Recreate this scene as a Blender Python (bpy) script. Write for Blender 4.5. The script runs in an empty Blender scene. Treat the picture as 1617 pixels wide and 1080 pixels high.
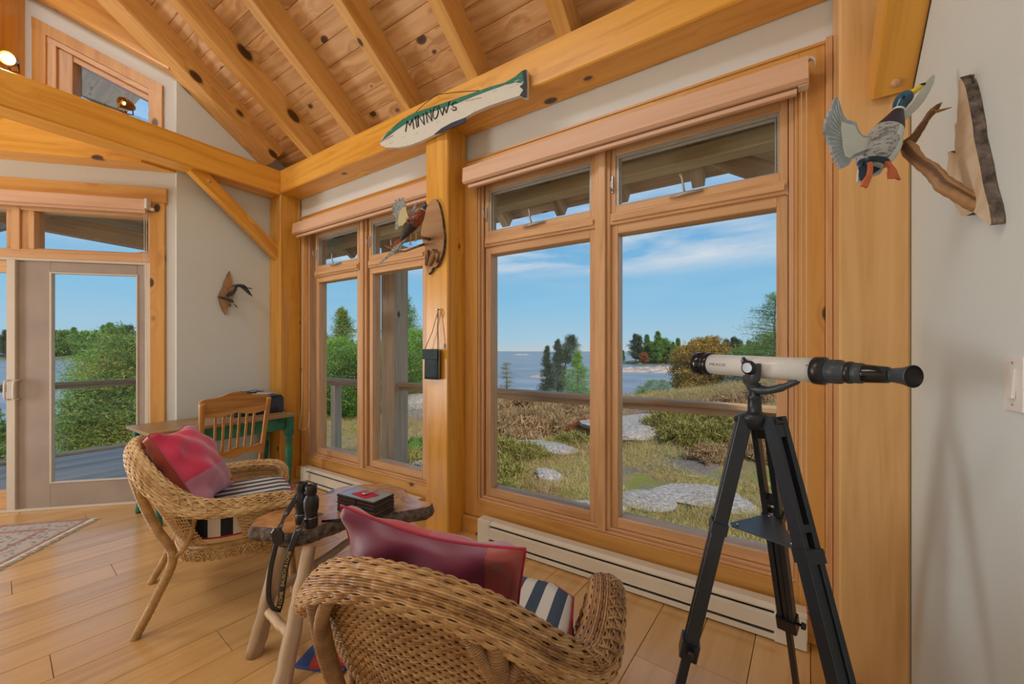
import bpy, math, random
import numpy as np
from mathutils import Vector, Matrix
R = math.radians
random.seed(7); rng = np.random.default_rng(7)
SC = bpy.context.scene
COL = SC.collection
# ------------------------------------------------------------------ camera
EYE = 1.35
cam = bpy.data.objects.new('camera', bpy.data.cameras.new('camera'))
COL.objects.link(cam); SC.camera = cam
cam.location = (0, 0, EYE); cam.rotation_euler = (R(90), 0, R(32.9))
cam.data.sensor_width = 36; cam.data.lens = 620/1617*36; cam.data.shift_y = 13/1617
cam.data.clip_start = .02; cam.data.clip_end = 2000
SC.view_settings.view_transform = 'Standard'; SC.view_settings.look = 'None'
SC.view_settings.exposure = 0.0; SC.view_settings.gamma = 1.0
SC.view_settings.use_curve_mapping = False
# ------------------------------------------------------------------ sky
w = bpy.data.worlds.new('sky'); SC.world = w; w.use_nodes = True
nt = w.node_tree; nt.nodes.clear()
def N(nt, t, **k):
    n = nt.nodes.new(t)
    for a, b in k.items():
        if a.startswith('i_'):
            key = a[2:]; key = int(key) if key.isdigit() else key.replace('_', ' ')
            n.inputs[key].default_value = b
        else: setattr(n, a, b)
    return n
def ramp(nt, stops, interp='LINEAR'):
    n = nt.nodes.new('ShaderNodeValToRGB'); n.color_ramp.interpolation = interp
    els = n.color_ramp.elements
    while len(els) < len(stops): els.new(.5)
    for e, (p, c) in zip(els, stops):
        e.position = p; e.color = (*c, 1) if len(c) == 3 else c
    return n
tc = N(nt, 'ShaderNodeTexCoord'); sep = N(nt, 'ShaderNodeSeparateXYZ')
nt.links.new(tc.outputs['Generated'], sep.inputs[0])
grad = ramp(nt, [(0.0, (.30, .34, .36)), (.5, (.50, .58, .62)), (.512, (.38, .58, .72)), (.56, (.24, .53, .77)), (.66, (.145, .41, .73)), (1, (.12, .30, .58))])
mr = N(nt, 'ShaderNodeMapRange'); mr.inputs[1].default_value = -1; mr.inputs[2].default_value = 1
nt.links.new(sep.outputs[2], mr.inputs[0]); nt.links.new(mr.outputs[0], grad.inputs[0])
mp = N(nt, 'ShaderNodeMapping'); mp.inputs['Scale'].default_value = (2.2, 2.2, 13); mp.inputs['Location'].default_value = (.3, 1.1, .45)
nt.links.new(tc.outputs['Generated'], mp.inputs[0])
nz = N(nt, 'ShaderNodeTexNoise', i_Scale=1.5, i_Detail=7.0, i_Roughness=.55, i_Distortion=.35)
nt.links.new(mp.outputs[0], nz.inputs[0])
cl = ramp(nt, [(.40, (0, 0, 0)), (.66, (1, 1, 1))]); nt.links.new(nz.outputs[0], cl.inputs[0])
band = ramp(nt, [(.0, (0, 0, 0)), (.55, (.06, .06, .06)), (.587, (.12, .12, .12)), (.607, (1, 1, 1)), (.64, (.9, .9, .9)), (.70, (.5, .5, .5)), (1, (.5, .5, .5))])
nt.links.new(mr.outputs[0], band.inputs[0])
mul = N(nt, 'ShaderNodeMath', operation='MULTIPLY'); nt.links.new(cl.outputs[0], mul.inputs[0]); nt.links.new(band.outputs[0], mul.inputs[1])
mix = N(nt, 'ShaderNodeMixRGB'); mix.inputs[2].default_value = (.66, .73, .80, 1)
nt.links.new(mul.outputs[0], mix.inputs[0]); nt.links.new(grad.outputs[0], mix.inputs[1])
bg = N(nt, 'ShaderNodeBackground'); bg.inputs[1].default_value = 1.0
out = N(nt, 'ShaderNodeOutputWorld'); nt.links.new(mix.outputs[0], bg.inputs[0]); nt.links.new(bg.outputs[0], out.inputs[0])
# ------------------------------------------------------------------ lights
def lamp(name, typ, loc, energy, color=(1, 1, 1), rot=(0, 0, 0), size=None, **k):
    l = bpy.data.lights.new(name, typ); l.energy = energy; l.color = color
    if typ == 'AREA': l.shape = 'RECTANGLE'; l.size, l.size_y = size
    for a, b in k.items(): setattr(l, a, b)
    o = bpy.data.objects.new(name, l); COL.objects.link(o); o.location = loc; o.rotation_euler = rot
    return o
sun = lamp('sun', 'SUN', (0, 0, 20), 3.9, (1, .93, .80), angle=R(3))
sun.rotation_euler = Vector((.72, -.50, .82)).to_track_quat('Z', 'Y').to_euler()
lamp('fill_area_ridge', 'AREA', (-2.7, -1.3, 5.0), 38, (.97, .985, 1), (R(8), 0, 0), (2.4, 1.2))  # added fill under the ridge, unseen, without a fixture
lamp('fill_area_rear', 'AREA', (-2.9, -2.1, 5.15), 46, (.97, .985, 1), (R(14), 0, 0), (4.0, .8))  # second added fill high behind the camera, no lamp body
lamp('fill_area_side', 'AREA', (-6.45, -2.43, 1.45), 185, (.97, .985, 1), (0, R(-96), 0), (2.7, 1.5))  # added low fill at the side wall, which has no window
# ------------------------------------------------------------------ geometry helpers
S_, C_ = math.sin(R(32.9)), math.cos(R(32.9))
def at(u, v, dep):
    """a point at distance dep along the viewing axis, used to survey the room"""
    a = (u-808.5)/620*dep; b = (553-v)/620*dep
    return Vector((-S_*dep+C_*a, C_*dep+S_*a, EYE+b))
def atY(u, v, y):
    p = at(u, v, 1); return at(u, v, y/p.y)
def atX(u, v, x):
    p = at(u, v, 1); return at(u, v, x/p.x)
def wm(o): return (wm(o.parent)@o.matrix_basis) if o.parent else o.matrix_basis.copy()
class MB:
    def __init__(s): s.v = []; s.f = []; s.m = []; s.w = []; s.r = []; s.sm = []
    def add(s, vs, fs, mi=0, wc=None, sm=False, rnd=None):
        b = len(s.v); s.v += [tuple(p) for p in vs]
        s.f += [tuple(i+b for i in f) for f in fs]; s.m += [mi]*len(fs); s.sm += [sm]*len(fs)
        s.w += [tuple(p) for p in (wc if wc is not None else vs)]
        s.r += [random.random() if rnd is None else rnd]*len(vs)
        return s
    def bar(s, p0, p1, w, h, up=(0, 0, 1), ch=.004, mi=0, w2=None, h2=None):
        """chamfered rectangular bar: w across, h along up"""
        p0, p1 = Vector(p0), Vector(p1); d = p1-p0; L = d.length; x = d/L
        up = Vector(up); y = up.cross(x).normalized(); z = x.cross(y).normalized()
        off = Vector((random.uniform(-40, 40), random.uniform(-40, 40), random.uniform(-40, 40)))
        vs, wc = [], []
        for (P, l, ww, hh) in ((p0, 0, w, h), (p1, L, w2 or w, h2 or h)):
            a, b = ww/2, hh/2; c = min(ch, a*.4, b*.4)
            for (yy, zz) in ((-a+c, -b), (a-c, -b), (a, -b+c), (a, b-c), (a-c, b), (-a+c, b), (-a, b-c), (-a, -b+c)):
                vs.append(P+y*yy+z*zz); wc.append(Vector((l, yy, zz))+off)
        fs = [tuple(reversed(range(8))), tuple(range(8, 16))]+[(i, (i+1) % 8, (i+1) % 8+8, i+8) for i in range(8)]
        return s.add(vs, fs, mi, wc)
    def box(s, a, b, ch=.003, mi=0, axis=None):
        a = Vector([min(p, q) for p, q in zip(a, b)]); b2 = Vector([max(p, q) for p, q in zip(a, b)])
        b = Vector([max(p, q) for p, q in zip(b, b2)])
        e = b-a; c = (a+b)/2
        if axis is None: axis = max(range(3), key=lambda i: e[i])
        d = Vector((0, 0, 0)); d[axis] = e[axis]/2
        if axis == 2: return s.bar(c-d, c+d, e.y, e.x, (1, 0, 0), ch, mi)
        if axis == 0: return s.bar(c-d, c+d, e.y, e.z, (0, 0, 1), ch, mi)
        return s.bar(c-d, c+d, e.x, e.z, (0, 0, 1), ch, mi)
    def ring(s, x0, x1, z0, z1, wl, wr, wt, wb, y0, y1, mi=0, ch=.003):
        s.box((x0, y0, z0), (x0+wl, y1, z1), ch, mi, 2); s.box((x1-wr, y0, z0), (x1, y1, z1), ch, mi, 2)
        s.box((x0+wl, y0, z1-wt), (x1-wr, y1, z1), ch, mi, 0); s.box((x0+wl, y0, z0), (x1-wr, y1, z0+wb), ch, mi, 0)
        return s
    def tube(s, pts, r, n=8, mi=0, caps=True, flat=1.0, up=None, sm=True, rnd=None):
        pts = [Vector(p) for p in pts]; k = len(pts)
        rs = [r]*k if not hasattr(r, '__len__') else list(r)
        off = Vector((random.uniform(-40, 40), random.uniform(-40, 40), 0))
        vs, wc = [], []; prev = None; L = 0
        for i, p in enumerate(pts):
            t = (pts[min(i+1, k-1)]-pts[max(i-1, 0)]).normalized()
            if i: L += (p-pts[i-1]).length
            if up is not None: a = Vector(up).cross(t).normalized()
            elif prev is None:
                a = t.cross(Vector((0, 0, 1)));
                if a.length < .1: a = t.cross(Vector((0, 1, 0)))
                a.normalize()
            else: a = (prev-t*prev.dot(t)).normalized()
            prev = a; b = t.cross(a)
            for j in range(n):
                q = 2*math.pi*j/n
                vs.append(p+a*math.cos(q)*rs[i]+b*math.sin(q)*rs[i]*flat)
                wc.append(Vector((L, math.cos(q)*rs[i], math.sin(q)*rs[i]))+off)
        fs = [(i*n+j, i*n+(j+1) % n, (i+1)*n+(j+1) % n, (i+1)*n+j) for i in range(k-1) for j in range(n)]
        s.add(vs, fs, mi, wc, sm, rnd)
        if caps:
            b0 = len(s.v)-len(vs)
            s.f += [tuple(b0+j for j in reversed(range(n))), tuple(b0+(k-1)*n+j for j in range(n))]
            s.m += [mi]*2; s.sm += [False]*2
        return s
    def lathe(s, prof, p0, ax=(0, 0, 1), n=24, mi=0, sm=True, caps=True, scale=(1, 1)):
        """prof: (distance along the axis, radius)"""
        p0 = Vector(p0); t = Vector(ax).normalized(); a = t.cross(Vector((0, 0, 1)))
        if a.length < .05: a = Vector((1, 0, 0))
        a.normalize(); b = t.cross(a); vs, wc = [], []
        off = Vector((random.uniform(-40, 40), random.uniform(-40, 40), 0))
        for (l, r) in prof:
            for j in range(n):
                q = 2*math.pi*j/n
                vs.append(p0+t*l+a*math.cos(q)*r*scale[0]+b*math.sin(q)*r*scale[1])
                wc.append(Vector((l, r*math.cos(q), r*math.sin(q)))+off)
        k = len(prof)
        fs = [(i*n+j, i*n+(j+1) % n, (i+1)*n+(j+1) % n, (i+1)*n+j) for i in range(k-1) for j in range(n)]
        s.add(vs, fs, mi, wc, sm)
        if caps:
            b0 = len(s.v)-len(vs)
            s.f += [tuple(b0+j for j in reversed(range(n))), tuple(b0+(k-1)*n+j for j in range(n))]
            s.m += [mi]*2; s.sm += [False]*2
        return s
    def prism(s, poly, M, th, mi=0, mside=None, bev=0):
        """poly in the xy plane of M, thickness along z of M"""
        M = Matrix(M); n = len(poly); c = sum((Vector(p) for p in poly), Vector((0, 0)))/n
        off = Vector((random.uniform(-40, 40), random.uniform(-40, 40), 0))
        lay = [(0, 1-bev), (th*.25, 1), (th*.75, 1), (th, 1-bev)] if bev else [(0, 1), (th, 1)]
        vs, wc = [], []
        for z, k in lay:
            for p in poly:
                q = c+(Vector(p)-c)*k; vs.append(M@Vector((q.x, q.y, z))); wc.append(Vector((q.x, q.y, z))+off)
        m = len(lay)
        s.add(vs, [tuple(reversed(range(n))), tuple((m-1)*n+i for i in range(n))], mi, wc)
        b0 = len(s.v)-len(vs)
        sf = [(l*n+i, l*n+(i+1) % n, (l+1)*n+(i+1) % n, (l+1)*n+i) for l in range(m-1) for i in range(n)]
        s.f += [tuple(i+b0 for i in f) for f in sf]; s.m += [mi if mside is None else mside]*len(sf); s.sm += [False]*len(sf)
        return s
    def sphere(s, c, r, mi=0, n=12, k=8, M=None):
        c = Vector(c); r = (r, r, r) if not hasattr(r, '__len__') else r
        vs = []
        for i in range(1, k):
            th = math.pi*i/k
            for j in range(n):
                q = 2*math.pi*j/n; p = Vector((r[0]*math.sin(th)*math.cos(q), r[1]*math.sin(th)*math.sin(q), r[2]*math.cos(th)))
                vs.append(c+(M@p if M else p))
        t = Vector((0, 0, r[2])); vs += [c+(M@t if M else t), c-(M@t if M else t)]; m = (k-1)*n
        fs = [(i*n+j, (i+1)*n+j, (i+1)*n+(j+1) % n, i*n+(j+1) % n) for i in range(k-2) for j in range(n)]
        fs += [(m, j, (j+1) % n) for j in range(n)]+[(m+1, (k-2)*n+(j+1) % n, (k-2)*n+j) for j in range(n)]
        return s.add(vs, fs, mi, None, True)
    def grid(s, fn, nu, nv, mi=0, sm=True, wrap_u=False, wc=None, mfn=None):
        vs = [Vector(fn(i/(nu if wrap_u else nu-1) if nu > 1 else 0, j/(nv-1))) for j in range(nv) for i in range(nu)]
        un = nu if wrap_u else nu-1
        fs = [(j*nu+i, j*nu+(i+1) % nu, (j+1)*nu+(i+1) % nu, (j+1)*nu+i) for j in range(nv-1) for i in range(un)]
        b = len(s.f); s.add(vs, fs, mi, wc, sm)
        if mfn:
            for q, f in enumerate(fs): s.m[b+q] = mfn((q % un+.5)/un, (q//un+.5)/(nv-1))
        return s
    def build(s, name, mats, parent=None, world=False, clip=None, label=None):
        vs = s.v
        if parent is not None and world:
            Mi = wm(parent).inverted(); vs = [tuple(Mi@Vector(p)) for p in vs]
        me = bpy.data.meshes.new(name); me.from_pydata(vs, [], s.f)
        mats = mats if isinstance(mats, (list, tuple)) else [mats]
        for m in mats: me.materials.append(m)
        me.polygons.foreach_set('material_index', s.m); me.polygons.foreach_set('use_smooth', s.sm)
        a = me.attributes.new('wc', 'FLOAT_VECTOR', 'POINT'); a.data.foreach_set('vector', np.array(s.w, dtype=np.float32).ravel())
        a = me.attributes.new('rnd', 'FLOAT', 'POINT'); a.data.foreach_set('value', np.array(s.r, dtype=np.float32))
        me.update()
        o = bpy.data.objects.new(name, me); COL.objects.link(o)
        if parent is not None: o.parent = parent
        if label: o['label'] = label
        return o
def npmesh(name, V, F, mats, parent=None, rnd=None, mi=None, smooth=False):
    """fast mesh from numpy arrays, F (m,3) or (m,4)"""
    me = bpy.data.meshes.new(name); k = F.shape[1]
    me.vertices.add(len(V)); me.vertices.foreach_set('co', V.astype(np.float32).ravel())
    me.loops.add(F.size); me.loops.foreach_set('vertex_index', F.astype(np.int32).ravel())
    me.polygons.add(len(F)); me.polygons.foreach_set('loop_start', np.arange(0, F.size, k, dtype=np.int32))
    me.polygons.foreach_set('loop_total', np.full(len(F), k, dtype=np.int32))
    for m in (mats if isinstance(mats, (list, tuple)) else [mats]): me.materials.append(m)
    if mi is not None: me.polygons.foreach_set('material_index', mi.astype(np.int32))
    me.update(calc_edges=True)
    if smooth: me.polygons.foreach_set('use_smooth', np.ones(len(F), dtype=bool))
    if rnd is not None:
        a = me.attributes.new('rnd', 'FLOAT', 'POINT'); a.data.foreach_set('value', rnd.astype(np.float32))
    o = bpy.data.objects.new(name, me); COL.objects.link(o)
    if parent is not None: o.parent = parent
    return o
def tag(o, label=None, cat=None, group=None, kind=None):
    if label: o['label'] = label
    if cat: o['category'] = cat
    if group: o['group'] = group
    if kind: o['kind'] = kind
    return o
def thing(name, label, cat, loc=(0, 0, 0), rz=0, group=None, kind=None):
    o = bpy.data.objects.new(name, None); COL.objects.link(o); o.empty_display_size = .1
    o.location = loc; o.rotation_euler = (0, 0, rz); o.matrix_basis = Matrix.Translation(Vector(loc))@Matrix.Rotation(rz, 4, 'Z')
    return tag(o, label, cat, group, kind)
def frame(o, x, z):
    """matrix with origin o, x axis x, z axis z"""
    x = Vector(x).normalized(); z = Vector(z); z = (z-x*z.dot(x)).normalized(); y = z.cross(x)
    M = Matrix((x, y, z)).transposed().to_4x4(); M.translation = Vector(o); return M
def spline(P, n):
    """Catmull-Rom through P sampled at n points (numpy)"""
    P = np.array(P, float); k = len(P); t = np.linspace(0, k-1, n); i = np.clip(t.astype(int), 0, k-2); f = (t-i)[:, None]
    p0 = P[np.clip(i-1, 0, k-1)]; p1 = P[i]; p2 = P[i+1]; p3 = P[np.clip(i+2, 0, k-1)]
    return .5*((2*p1)+(-p0+p2)*f+(2*p0-5*p1+4*p2-p3)*f**2+(-p0+3*p1-3*p2+p3)*f**3)
# ------------------------------------------------------------------ materials
def mat(name):
    m = bpy.data.materials.new(name); m.use_nodes = True; nt = m.node_tree; nt.nodes.clear()
    o = nt.nodes.new('ShaderNodeOutputMaterial'); b = nt.nodes.new('ShaderNodeBsdfPrincipled'); nt.links.new(b.outputs[0], o.inputs[0])
    return m, nt, b
def plain(name, c, rough=.5, metal=0, var=.06, scale=8, bump=0, spec=None, coat=0, emit=None, bscale=None):
    m, nt, b = mat(name); L = nt.links
    co = N(nt, 'ShaderNodeTexCoord'); nz = N(nt, 'ShaderNodeTexNoise', i_Scale=float(scale), i_Detail=4.0)
    L.new(co.outputs['Object'], nz.inputs[0])
    rp = ramp(nt, [(.3, tuple(max(0, x*(1-var)) for x in c)), (.7, tuple(min(1, x*(1+var)) for x in c))])
    L.new(nz.outputs[0], rp.inputs[0]); L.new(rp.outputs[0], b.inputs['Base Color'])
    b.inputs['Roughness'].default_value = rough; b.inputs['Metallic'].default_value = metal
    b.inputs['Coat Weight'].default_value = coat
    if spec is not None: b.inputs['Specular IOR Level'].default_value = spec
    if bump:
        n2 = N(nt, 'ShaderNodeTexNoise', i_Scale=float(bscale or scale*12), i_Detail=3.0); L.new(co.outputs['Object'], n2.inputs[0])
        bp = N(nt, 'ShaderNodeBump', i_Strength=bump, i_Distance=.01); L.new(n2.outputs[0], bp.inputs['Height']); L.new(bp.outputs[0], b.inputs['Normal'])
    if emit:
        b.inputs['Emission Color'].default_value = (*c, 1); b.inputs['Emission Strength'].default_value = emit
    return m
def wood(name, light, dark, knot=(.05, .018, .006), rough=.38, kscale=6.0, keep=.5, ksize=.13, grain=1.0, tint=.12, coat=.0, gscale=1.0, weather=0):
    m, nt, b = mat(name); L = nt.links
    at_ = N(nt, 'ShaderNodeAttribute', attribute_name='wc'); rn = N(nt, 'ShaderNodeAttribute', attribute_name='rnd')
    # knots
    mp = N(nt, 'ShaderNodeMapping'); mp.inputs['Scale'].default_value = (.62, 1, 1); L.new(at_.outputs['Vector'], mp.inputs[0])
    vo = N(nt, 'ShaderNodeTexVoronoi', i_Scale=kscale); L.new(mp.outputs[0], vo.inputs['Vector'])
    sp = N(nt, 'ShaderNodeSeparateColor'); L.new(vo.outputs['Color'], sp.inputs[0])
    gt = N(nt, 'ShaderNodeMath', operation='GREATER_THAN'); gt.inputs[1].default_value = 1-keep; L.new(sp.outputs[0], gt.inputs[0])
    sz = N(nt, 'ShaderNodeMath', operation='MULTIPLY_ADD'); sz.inputs[1].default_value = ksize; sz.inputs[2].default_value = ksize*.35; L.new(sp.outputs[1], sz.inputs[0])
    dv = N(nt, 'ShaderNodeMath', operation='DIVIDE'); L.new(vo.outputs['Distance'], dv.inputs[0]); L.new(sz.outputs[0], dv.inputs[1])
    kr = ramp(nt, [(.0, (1, 1, 1)), (.33, (.92, .92, .92)), (.40, (.25, .25, .25)), (.5, (.0, .0, .0))]);
    hv = N(nt, 'ShaderNodeMath', operation='MULTIPLY'); hv.inputs[1].default_value = .45; L.new(dv.outputs[0], hv.inputs[0]); L.new(hv.outputs[0], kr.inputs[0])
    kf = N(nt, 'ShaderNodeMath', operation='MULTIPLY'); L.new(kr.outputs[0], kf.inputs[0]); L.new(gt.outputs[0], kf.inputs[1])
    # grain bent around the knots
    mg = N(nt, 'ShaderNodeMapping'); mg.inputs['Scale'].default_value = (1.1*gscale, 16*gscale, 16*gscale); L.new(at_.outputs['Vector'], mg.inputs[0])
    inv = N(nt, 'ShaderNodeMath', operation='MULTIPLY_ADD'); inv.inputs[1].default_value = -1.0; inv.inputs[2].default_value = 1.0
    clp = N(nt, 'ShaderNodeMath', operation='MINIMUM'); clp.inputs[1].default_value = 1.0; L.new(hv.outputs[0], clp.inputs[0]); L.new(clp.outputs[0], inv.inputs[0])
    ik = N(nt, 'ShaderNodeMath', operation='MULTIPLY'); L.new(inv.outputs[0], ik.inputs[0]); L.new(gt.outputs[0], ik.inputs[1])
    cb = N(nt, 'ShaderNodeCombineXYZ'); L.new(ik.outputs[0], cb.inputs[1]); L.new(ik.outputs[0], cb.inputs[2])
    va = N(nt, 'ShaderNodeVectorMath', operation='ADD'); L.new(mg.outputs[0], va.inputs[0]); L.new(cb.outputs[0], va.inputs[1])
    n1 = N(nt, 'ShaderNodeTexNoise', i_Scale=1.0, i_Detail=5.0, i_Roughness=.6, i_Distortion=.6); L.new(va.outputs[0], n1.inputs[0])
    n3 = N(nt, 'ShaderNodeTexNoise', i_Scale=.35, i_Detail=1.0, i_Distortion=.3); L.new(va.outputs[0], n3.inputs[0])
    m5 = N(nt, 'ShaderNodeMath', operation='MULTIPLY'); m5.inputs[1].default_value = 34.0; L.new(n3.outputs[0], m5.inputs[0])
    sn = N(nt, 'ShaderNodeMath', operation='SINE'); L.new(m5.outputs[0], sn.inputs[0])
    gs = N(nt, 'ShaderNodeMath', operation='MULTIPLY_ADD'); gs.inputs[1].default_value = .10*grain; L.new(sn.outputs[0], gs.inputs[0]); L.new(n1.outputs[0], gs.inputs[2])
    cr = ramp(nt, [(.30, dark), (.52, tuple((a*2+b_)/3 for a, b_ in zip(light, dark))), (.72, light)]); L.new(gs.outputs[0], cr.inputs[0])
    # board-to-board tone
    tn = N(nt, 'ShaderNodeMapRange'); tn.inputs[3].default_value = 1-tint; tn.inputs[4].default_value = 1+tint; L.new(rn.outputs['Fac'], tn.inputs[0])
    hs = N(nt, 'ShaderNodeHueSaturation'); L.new(cr.outputs[0], hs.inputs['Color']); L.new(tn.outputs[0], hs.inputs['Value'])
    mx = N(nt, 'ShaderNodeMixRGB'); mx.inputs[2].default_value = (*knot, 1); L.new(kf.outputs[0], mx.inputs[0]); L.new(hs.outputs[0], mx.inputs[1])
    L.new(mx.outputs[0], b.inputs['Base Color'])
    b.inputs['Roughness'].default_value = rough; b.inputs['Coat Weight'].default_value = coat; b.inputs['Coat Roughness'].default_value = .18
    bp = N(nt, 'ShaderNodeBump', i_Strength=.12+weather, i_Distance=.004); L.new(gs.outputs[0], bp.inputs['Height']); L.new(bp.outputs[0], b.inputs['Normal'])
    return m
M = {}
M['beam'] = wood('honey_timber', (.84, .43, .065), (.64, .27, .025), rough=.34, kscale=4.6, keep=.85, ksize=.13, grain=.5, tint=.07, coat=.12)
M['daylitpost'] = wood('daylit_post_timber', (.76, .46, .19), (.62, .34, .11), rough=.36, kscale=3.0, keep=.5, ksize=.08, grain=.6, tint=.05, coat=.12)  # right post's wood with the daylight on it mixed into the colour
M['rafter'] = wood('rafter_pine', (.82, .47, .15), (.60, .29, .06), rough=.45, kscale=5.0, keep=.95, ksize=.20, grain=.6, tint=.07)
M['plank'] = wood('ceiling_pine', (.78, .50, .245), (.52, .27, .10), rough=.5, kscale=7.0, keep=.9, ksize=.22, grain=1.2, tint=.13)
M['floor'] = wood('floor_oak', (.72, .44, .175), (.56, .30, .095), knot=(.16, .07, .02), rough=.30, kscale=3.0, keep=.3, ksize=.06, grain=.5, tint=.09, coat=.6, gscale=.8)
M['casing'] = wood('casing_pine', (.72, .38, .10), (.56, .25, .05), rough=.36, kscale=5.5, keep=.85, ksize=.15, grain=.5, tint=.06, coat=.1)
M['sash'] = wood('sash_fir', (.74, .44, .22), (.58, .31, .13), rough=.38, kscale=2, keep=.0, ksize=.05, grain=.6, tint=.06, gscale=1.6, coat=.1)
M['valance'] = wood('valance_fir', (.78, .50, .33), (.68, .40, .24), rough=.45, kscale=2, keep=.0, ksize=.05, grain=.3, tint=.03)
M['weather'] = wood('weathered_wood', (.74, .54, .36), (.46, .32, .21), rough=.75, kscale=3.5, keep=.4, ksize=.1, grain=.7, tint=.15, weather=.2)
M['eavelight'] = wood('eave_beam_wood', (.80, .66, .42), (.62, .48, .27), rough=.7, kscale=3.5, keep=.4, ksize=.1, grain=.5, tint=.1)
M['deck'] = wood('grey_deck_wood', (.52, .48, .45), (.36, .33, .31), rough=.75, kscale=3, keep=.2, ksize=.08, grain=.7, tint=.2, weather=.2)
M['rail'] = wood('rail_wood', (.56, .34, .18), (.30, .17, .09), rough=.65, kscale=3, keep=.3, ksize=.08, grain=.8, tint=.1, weather=.2)
M['oak'] = wood('golden_oak', (.66, .33, .085), (.42, .17, .03), rough=.32, kscale=2, keep=0, ksize=.05, grain=1.1, gscale=2.0, tint=.08, coat=.25)
M['desktop'] = wood('worn_desktop_wood', (.42, .26, .11), (.24, .14, .06), rough=.35, kscale=3, keep=.3, ksize=.06, grain=.9, tint=.05)
M['log'] = wood('peeled_log', (.58, .41, .25), (.30, .19, .10), rough=.6, kscale=5, keep=.4, ksize=.1, grain=.8, tint=.08, gscale=1.5, weather=.3)
M['slab'] = wood('slab_wood', (.66, .36, .15), (.40, .18, .07), rough=.18, kscale=4, keep=.5, ksize=.16, grain=1.2, tint=.0, coat=.5)
M['burl'] = wood('plaque_wood', (.52, .30, .14), (.36, .18, .07), rough=.4, kscale=9, keep=.4, ksize=.15, grain=1.0, tint=.05)
M['pale'] = wood('pale_plaque_wood', (.74, .60, .42), (.62, .46, .29), rough=.55, kscale=3, keep=.2, ksize=.08, grain=.8, tint=.0)
M['drift'] = wood('driftwood', (.40, .22, .09), (.13, .06, .022), rough=.6, kscale=5, keep=.3, ksize=.1, grain=3, tint=.05, gscale=2.6, weather=.8)
M['bark'] = plain('bark', (.13, .10, .08), .9, var=.7, scale=40, bump=1.0, bscale=60)
M['wall'] = plain('white_wall_paint', (.70, .75, .72), .7, var=.015, scale=2, bump=.03, bscale=150)
M['wallw'] = plain('warm_white_wall_paint', (.74, .75, .71), .7, var=.015, scale=2, bump=.03, bscale=150)
M['heater'] = plain('heater_enamel', (.74, .66, .52), .4, var=.02)
M['dark'] = plain('dark_gap', (.06, .055, .05), .6)
M['white'] = plain('white_plastic', (.80, .78, .73), .4, var=.02)
M['beige'] = plain('beige_door_frame', (.66, .58, .47), .45, var=.03)
M['screen'] = plain('taupe_screen_door', (.36, .29, .235), .55, var=.12, scale=3)
M['alu'] = plain('grey_aluminium', (.45, .43, .38), .4, metal=.3)
M['steel'] = plain('steel', (.55, .55, .55), .3, metal=.9)
M['black'] = plain('black_plastic', (.012, .013, .016), .32, var=.2)
M['blackm'] = plain('black_tripod_paint', (.014, .02, .028), .38, var=.2, bump=.05)
M['blackg'] = plain('glossy_black', (.008, .01, .014), .12)
M['teal'] = plain('dark_grey_mount', (.045, .058, .066), .42)
M['tube'] = plain('cream_enamel_tube', (.70, .71, .68), .28, var=.02)
M['green'] = plain('worn_green_paint', (.022, .17, .095), .42, var=.45, scale=14, bump=.1)
M['ink'] = plain('black_ink', (.01, .01, .01), .5)
M['gold'] = plain('gold_print', (.55, .40, .12), .5)
M['brass'] = plain('aged_brass', (.30, .16, .05), .3, metal=.8)
M['bulb'] = plain('lamp_lens', (1, .72, .30), .5, emit=14)
M['bulb2'] = plain('lamp_lens_dim', (1, .62, .22), .5, emit=4)
M['navyb'] = plain('dark_pouch_cloth', (.022, .045, .05), .7, var=.25, scale=20, bump=.2)
M['cord'] = plain('dark_cord', (.03, .025, .02), .7)
M['tan'] = plain('tan_cord', (.42, .32, .2), .8)
M['cloth'] = plain('pale_cloth', (.50, .53, .52), .8)
def glass():
    m = bpy.data.materials.new('window_glass'); m.use_nodes = True; nt = m.node_tree; nt.nodes.clear(); L = nt.links
    o = N(nt, 'ShaderNodeOutputMaterial'); t = N(nt, 'ShaderNodeBsdfTransparent'); t.inputs[0].default_value = (.97, .985, .98, 1)
    g = N(nt, 'ShaderNodeBsdfGlossy'); g.inputs['Roughness'].default_value = .0
    lw = N(nt, 'ShaderNodeLayerWeight'); p5 = N(nt, 'ShaderNodeMath', operation='POWER', i_1=5.0); L.new(lw.outputs['Facing'], p5.inputs[0]); fr = N(nt, 'ShaderNodeMath', operation='MULTIPLY_ADD', i_1=.7, i_2=.035); L.new(p5.outputs[0], fr.inputs[0]); mx = N(nt, 'ShaderNodeMixShader')
    L.new(fr.outputs[0], mx.inputs[0]); L.new(t.outputs[0], mx.inputs[1]); L.new(g.outputs[0], mx.inputs[2]); L.new(mx.outputs[0], o.inputs[0])
    return m
M['glass'] = glass()
# ================================================================== the room
YW = 2.293; YP = 2.105; XR = .4714; XB = -4.43; K0 = -5.769; ZB = 2.972; ZT = 3.21; SL = .69
def roofz(y): return 3.46+SL*(2.105-y)          # underside of the ceiling boards
def rafz(y): return 3.21+SL*(2.105-y)           # underside of the rafters
import bmesh
def clip_mesh(o, planes_sets):
    """keep the union of the convex regions given as lists of (point, outward normal)"""
    src = o.data; acc = bmesh.new()
    for planes in planes_sets:
        bm = bmesh.new(); bm.from_mesh(src)
        for co, no in planes:
            g = bm.verts[:]+bm.edges[:]+bm.faces[:]
            r = bmesh.ops.bisect_plane(bm, geom=g, plane_co=co, plane_no=no, clear_outer=True)
        t = bpy.data.meshes.new('t'); bm.to_mesh(t); bm.free(); acc.from_mesh(t); bpy.data.meshes.remove(t)
    acc.to_mesh(src); acc.free(); src.update()
NA = (-1/math.sqrt(2), 1/math.sqrt(2), 0)      # outward normal of the angled wall
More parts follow.
